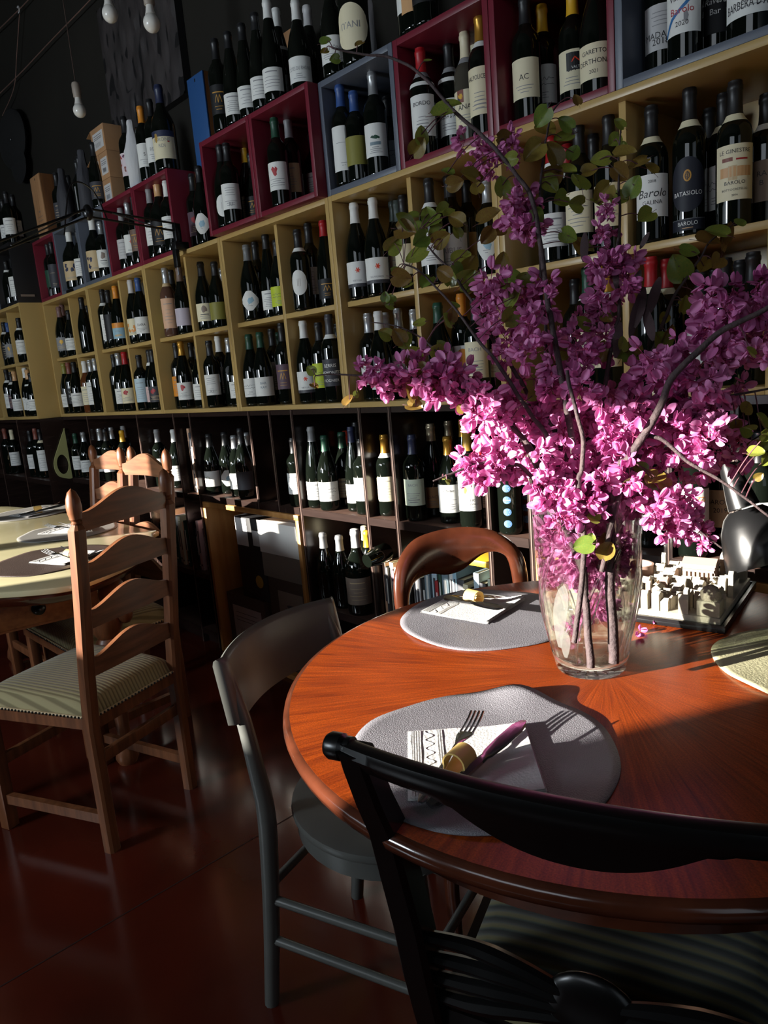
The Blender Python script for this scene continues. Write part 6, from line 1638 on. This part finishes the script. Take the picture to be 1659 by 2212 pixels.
fill([(775, 792), (860, 790), (870, 835), (820, 845), (780, 825)], 8, 'E', 1.17, 1.22, .7, .95, 18)
fill([(1078, 420), (1138, 414), (1155, 470), (1125, 530), (1085, 480)], 9, 'A', 1.20, 1.27, .9, 1.1, 18)
fill([(1290, 535), (1362, 545), (1372, 600), (1335, 660), (1292, 640)], 11, 'G', 1.17, 1.24, .8, 1.05, 20)
fill([(1230, 690), (1300, 650), (1312, 760), (1250, 790)], 8, 'G', 1.17, 1.24, .7, 1.0, 22)
fill([(1290, 430), (1320, 450), (1320, 520), (1290, 500)], 4, 'G', 1.19, 1.22, .6, .8, 20)
fill([(1165, 1040), (1370, 1030), (1375, 1085), (1300, 1115), (1230, 1118), (1170, 1095)], 30, 'OINM', 1.10, 1.22, gap=20)
fill([(1400, 1090), (1480, 1080), (1515, 1110), (1500, 1150), (1440, 1142)], 12, 'M', 1.09, 1.15, .85, 1.05, 17)
fill([(1510, 1150), (1540, 1150), (1535, 1180), (1515, 1180)], 3, 'M', 1.09, 1.12, .55, .7, 10)
fill([(1005, 975), (1080, 975), (1120, 1010), (1060, 1040), (1015, 1025)], 11, 'N', 1.11, 1.16, .85, 1.05, 17)
fill([(985, 270), (1040, 320), (1120, 280), (1125, 330), (1040, 390), (1010, 340)], 9, 'A', 1.22, 1.29, .6, .85, 24)
# blossom under water, kept inside the vase
cnt = 0
while cnt < 60:
    a, r, z = rnd.uniform(0, 6.28), .062 * math.sqrt(rnd.random()), rnd.uniform(.075, .275)
    x, y = VX + r * math.cos(a), VY + r * math.sin(a)
    if z < .15 and (r > .036 or rnd.random() < .6): continue
    add_cluster('OICABHEG'[cnt % 8], Vector((x, y, TZ + z)), rnd.uniform(.75, .95)); cnt += 1
LEAVES = dict(
 A=[(705, 92, 26), (722, 128, 24), (775, 96, 24), (700, 112, 20), (925, 132, 18), (970, 228, 60), (960, 250, 52), (910, 290, 40), (905, 315, 44), (1090, 300, 40), (1010, 380, 44), (985, 395, 40), (1030, 405, 36), (965, 375, 30), (1100, 345, 36), (1085, 400, 46)],
 B=[(1170, 255, 46), (1182, 282, 50), (1150, 330, 54), (1190, 332, 56), (1220, 268, 40), (1215, 300, 46), (1240, 330, 36), (1195, 380, 52), (1225, 375, 48), (1250, 390, 54), (1210, 430, 44), (1240, 440, 42), (1190, 400, 46), (1230, 510, 40), (1250, 530, 46), (1245, 215, 26), (1160, 470, 38), (1230, 760, 40)],
 C=[(852, 525, 46), (880, 500, 50), (868, 480, 46), (905, 520, 42), (900, 555, 56), (855, 590, 36), (870, 600, 46), (880, 618, 26), (832, 640, 24), (845, 645, 22), (840, 660, 22), (920, 610, 40), (960, 590, 40), (975, 600, 34), (1100, 610, 50), (1130, 605, 40), (1115, 640, 52), (1105, 680, 50)],
 D=[(890, 470, 34), (925, 462, 40), (930, 480, 46), (910, 495, 36), (955, 455, 34), (970, 465, 38), (985, 475, 40), (985, 500, 30), (955, 515, 44), (940, 505, 40), (1000, 555, 46), (1015, 570, 50), (1010, 600, 52), (1025, 620, 58), (990, 585, 34), (1060, 470, 54), (1050, 510, 40), (1075, 500, 36), (1085, 560, 36)],
 E=[(672, 800, 26), (680, 835, 22), (755, 865, 30), (770, 850, 18), (842, 825, 40), (858, 820, 36), (885, 845, 46), (915, 845, 52), (898, 880, 40), (880, 780, 30), (915, 800, 34), (995, 882, 24), (1150, 855, 36)],
 F=[(830, 720, 34), (860, 725, 40), (875, 730, 44), (900, 765, 44), (940, 760, 44), (955, 750, 40), (905, 700, 30), (965, 690, 36), (975, 680, 30), (980, 660, 24)],
 G=[(1336, 268, 30), (1325, 305, 34), (1295, 345, 44), (1352, 335, 50), (1340, 375, 44), (1378, 355, 46), (1402, 365, 36), (1370, 400, 48), (1300, 420, 50), (1275, 370, 36), (1345, 320, 30), (1392, 470, 46), (1342, 430, 40), (1290, 440, 36), (1268, 535, 40), (1310, 690, 30), (1255, 700, 44), (1300, 755, 46), (1345, 740, 36), (1365, 755, 44)],
 H=[(1465, 575, 62), (1490, 545, 44), (1490, 665, 50), (1475, 655, 40), (1510, 645, 28), (1530, 525, 56), (1545, 505, 52), (1570, 500, 46), (1600, 482, 30), (1545, 570, 44), (1520, 575, 40), (1432, 690, 28), (1440, 720, 46), (1425, 735, 50), (1350, 760, 50), (1375, 770, 40), (1560, 520, 44)],
 I=[(1360, 1040, 40), (1410, 1035, 52), (1395, 1055, 44), (1430, 1045, 36), (1380, 1010, 36), (1620, 760, 30)],
 J=[(1635, 980, 36), (1650, 995, 30), (1640, 1028, 22), (1655, 940, 34)],
 K=[(1612, 880, 36), (1590, 920, 36), (1610, 925, 40), (1640, 910, 44), (1625, 960, 30), (1648, 965, 28)],
 N=[(966, 1040, 14), (958, 1034, 12)], M=[(1385, 1100, 26)], O=[(1258, 1180, 46), (1312, 1190, 46), (1275, 1165, 34), (1300, 1160, 30), (1280, 1120, 30)])
for key, L_ in LEAVES.items():
    cv = BR[key][1]; dps = [(p - CAM).dot(FW) for p in cv]
    for u, v, px in L_:
        best = min(range(len(cv)), key=lambda i: (cv[i] - at_d(u, v, dps[i])).length); dep = dps[best] + rnd.uniform(-.02, .02)
        add_leaf(key, u, v, px * .90, dep)
        q = at_d(u, v, dep)
        if .012 < (q - cv[best]).length < .11:
            MB().tube(catmull([cv[best], cv[best].lerp(q, .5) + Vector((0, 0, .006)), q], 4), .0009, 4).obj('twig', M_twig, BR[key][0])
# dry seed pods
pv = []; pfc = []
for j in range(9):
    v = j / 8; ww = .14 * math.sin(math.pi * min(1, v * .94 + .03)) ** .6
    for u in (-1, 0, 1): pv.append((u * ww, v, .012 * (1 - u * u) + .05 * v * v))
for j in range(8):
    for i in range(2): a = j * 3 + i; pfc.append((a, a + 1, a + 4, a + 3))
POD = MB().add(pv, pfc).mesh('seed_pod', M_pod, ang=180)
for u, v, px, a in ((1381, 665, 90, .25), (1412, 640, 84, .3), (1334, 735, 80, 3.3), (1402, 700, 76, 2.9), (1372, 612, 60, .4), (1262, 535, 66, 3.2), (1330, 600, 50, 3.1), (1392, 520, 40, .5), (1368, 690, 90, .15)):
    dep = 1.20; p = at_d(u, v, dep); sz = px / FPX * dep; dirv = (RT * math.sin(a) + UPV * math.cos(a)).normalized(); nrm = (-FW + RT * rnd.uniform(-.6, .6)).normalized(); x = dirv.cross(nrm).normalized(); nrm = x.cross(dirv)
    o = newobj('seed_pod', POD, BR['H'][0]); o.matrix_world = Matrix(((x.x * sz, dirv.x * sz, nrm.x * sz, 0), (x.y * sz, dirv.y * sz, nrm.y * sz, 0), (x.z * sz, dirv.z * sz, nrm.z * sz, 0), (0, 0, 0, 1))); o.location = p - dirv * sz * .5
# fallen flowers on the table
for k, (u, v, t_) in enumerate(((1383, 1366, 'fallen pink blossom on the table beside the vase'), (1412, 1350, 'small fallen pink petal before the black tray'), (1376, 1378, 'fallen pink blossom touching the vase shadow'))):
    p = at_z(u, v, TZ); s = MB(); r_ = random.Random(k); flower(s, Vector((0, 0, .004)), Vector((.8, .3, .35)), r_, .95 if k != 1 else .6); o = s.obj('fallen_blossom', [M_petal, M_calyx], None, (p.x, p.y, TZ + .001), ang=180); tag(o, t_, 'blossom', 'fallen redbud blossoms')
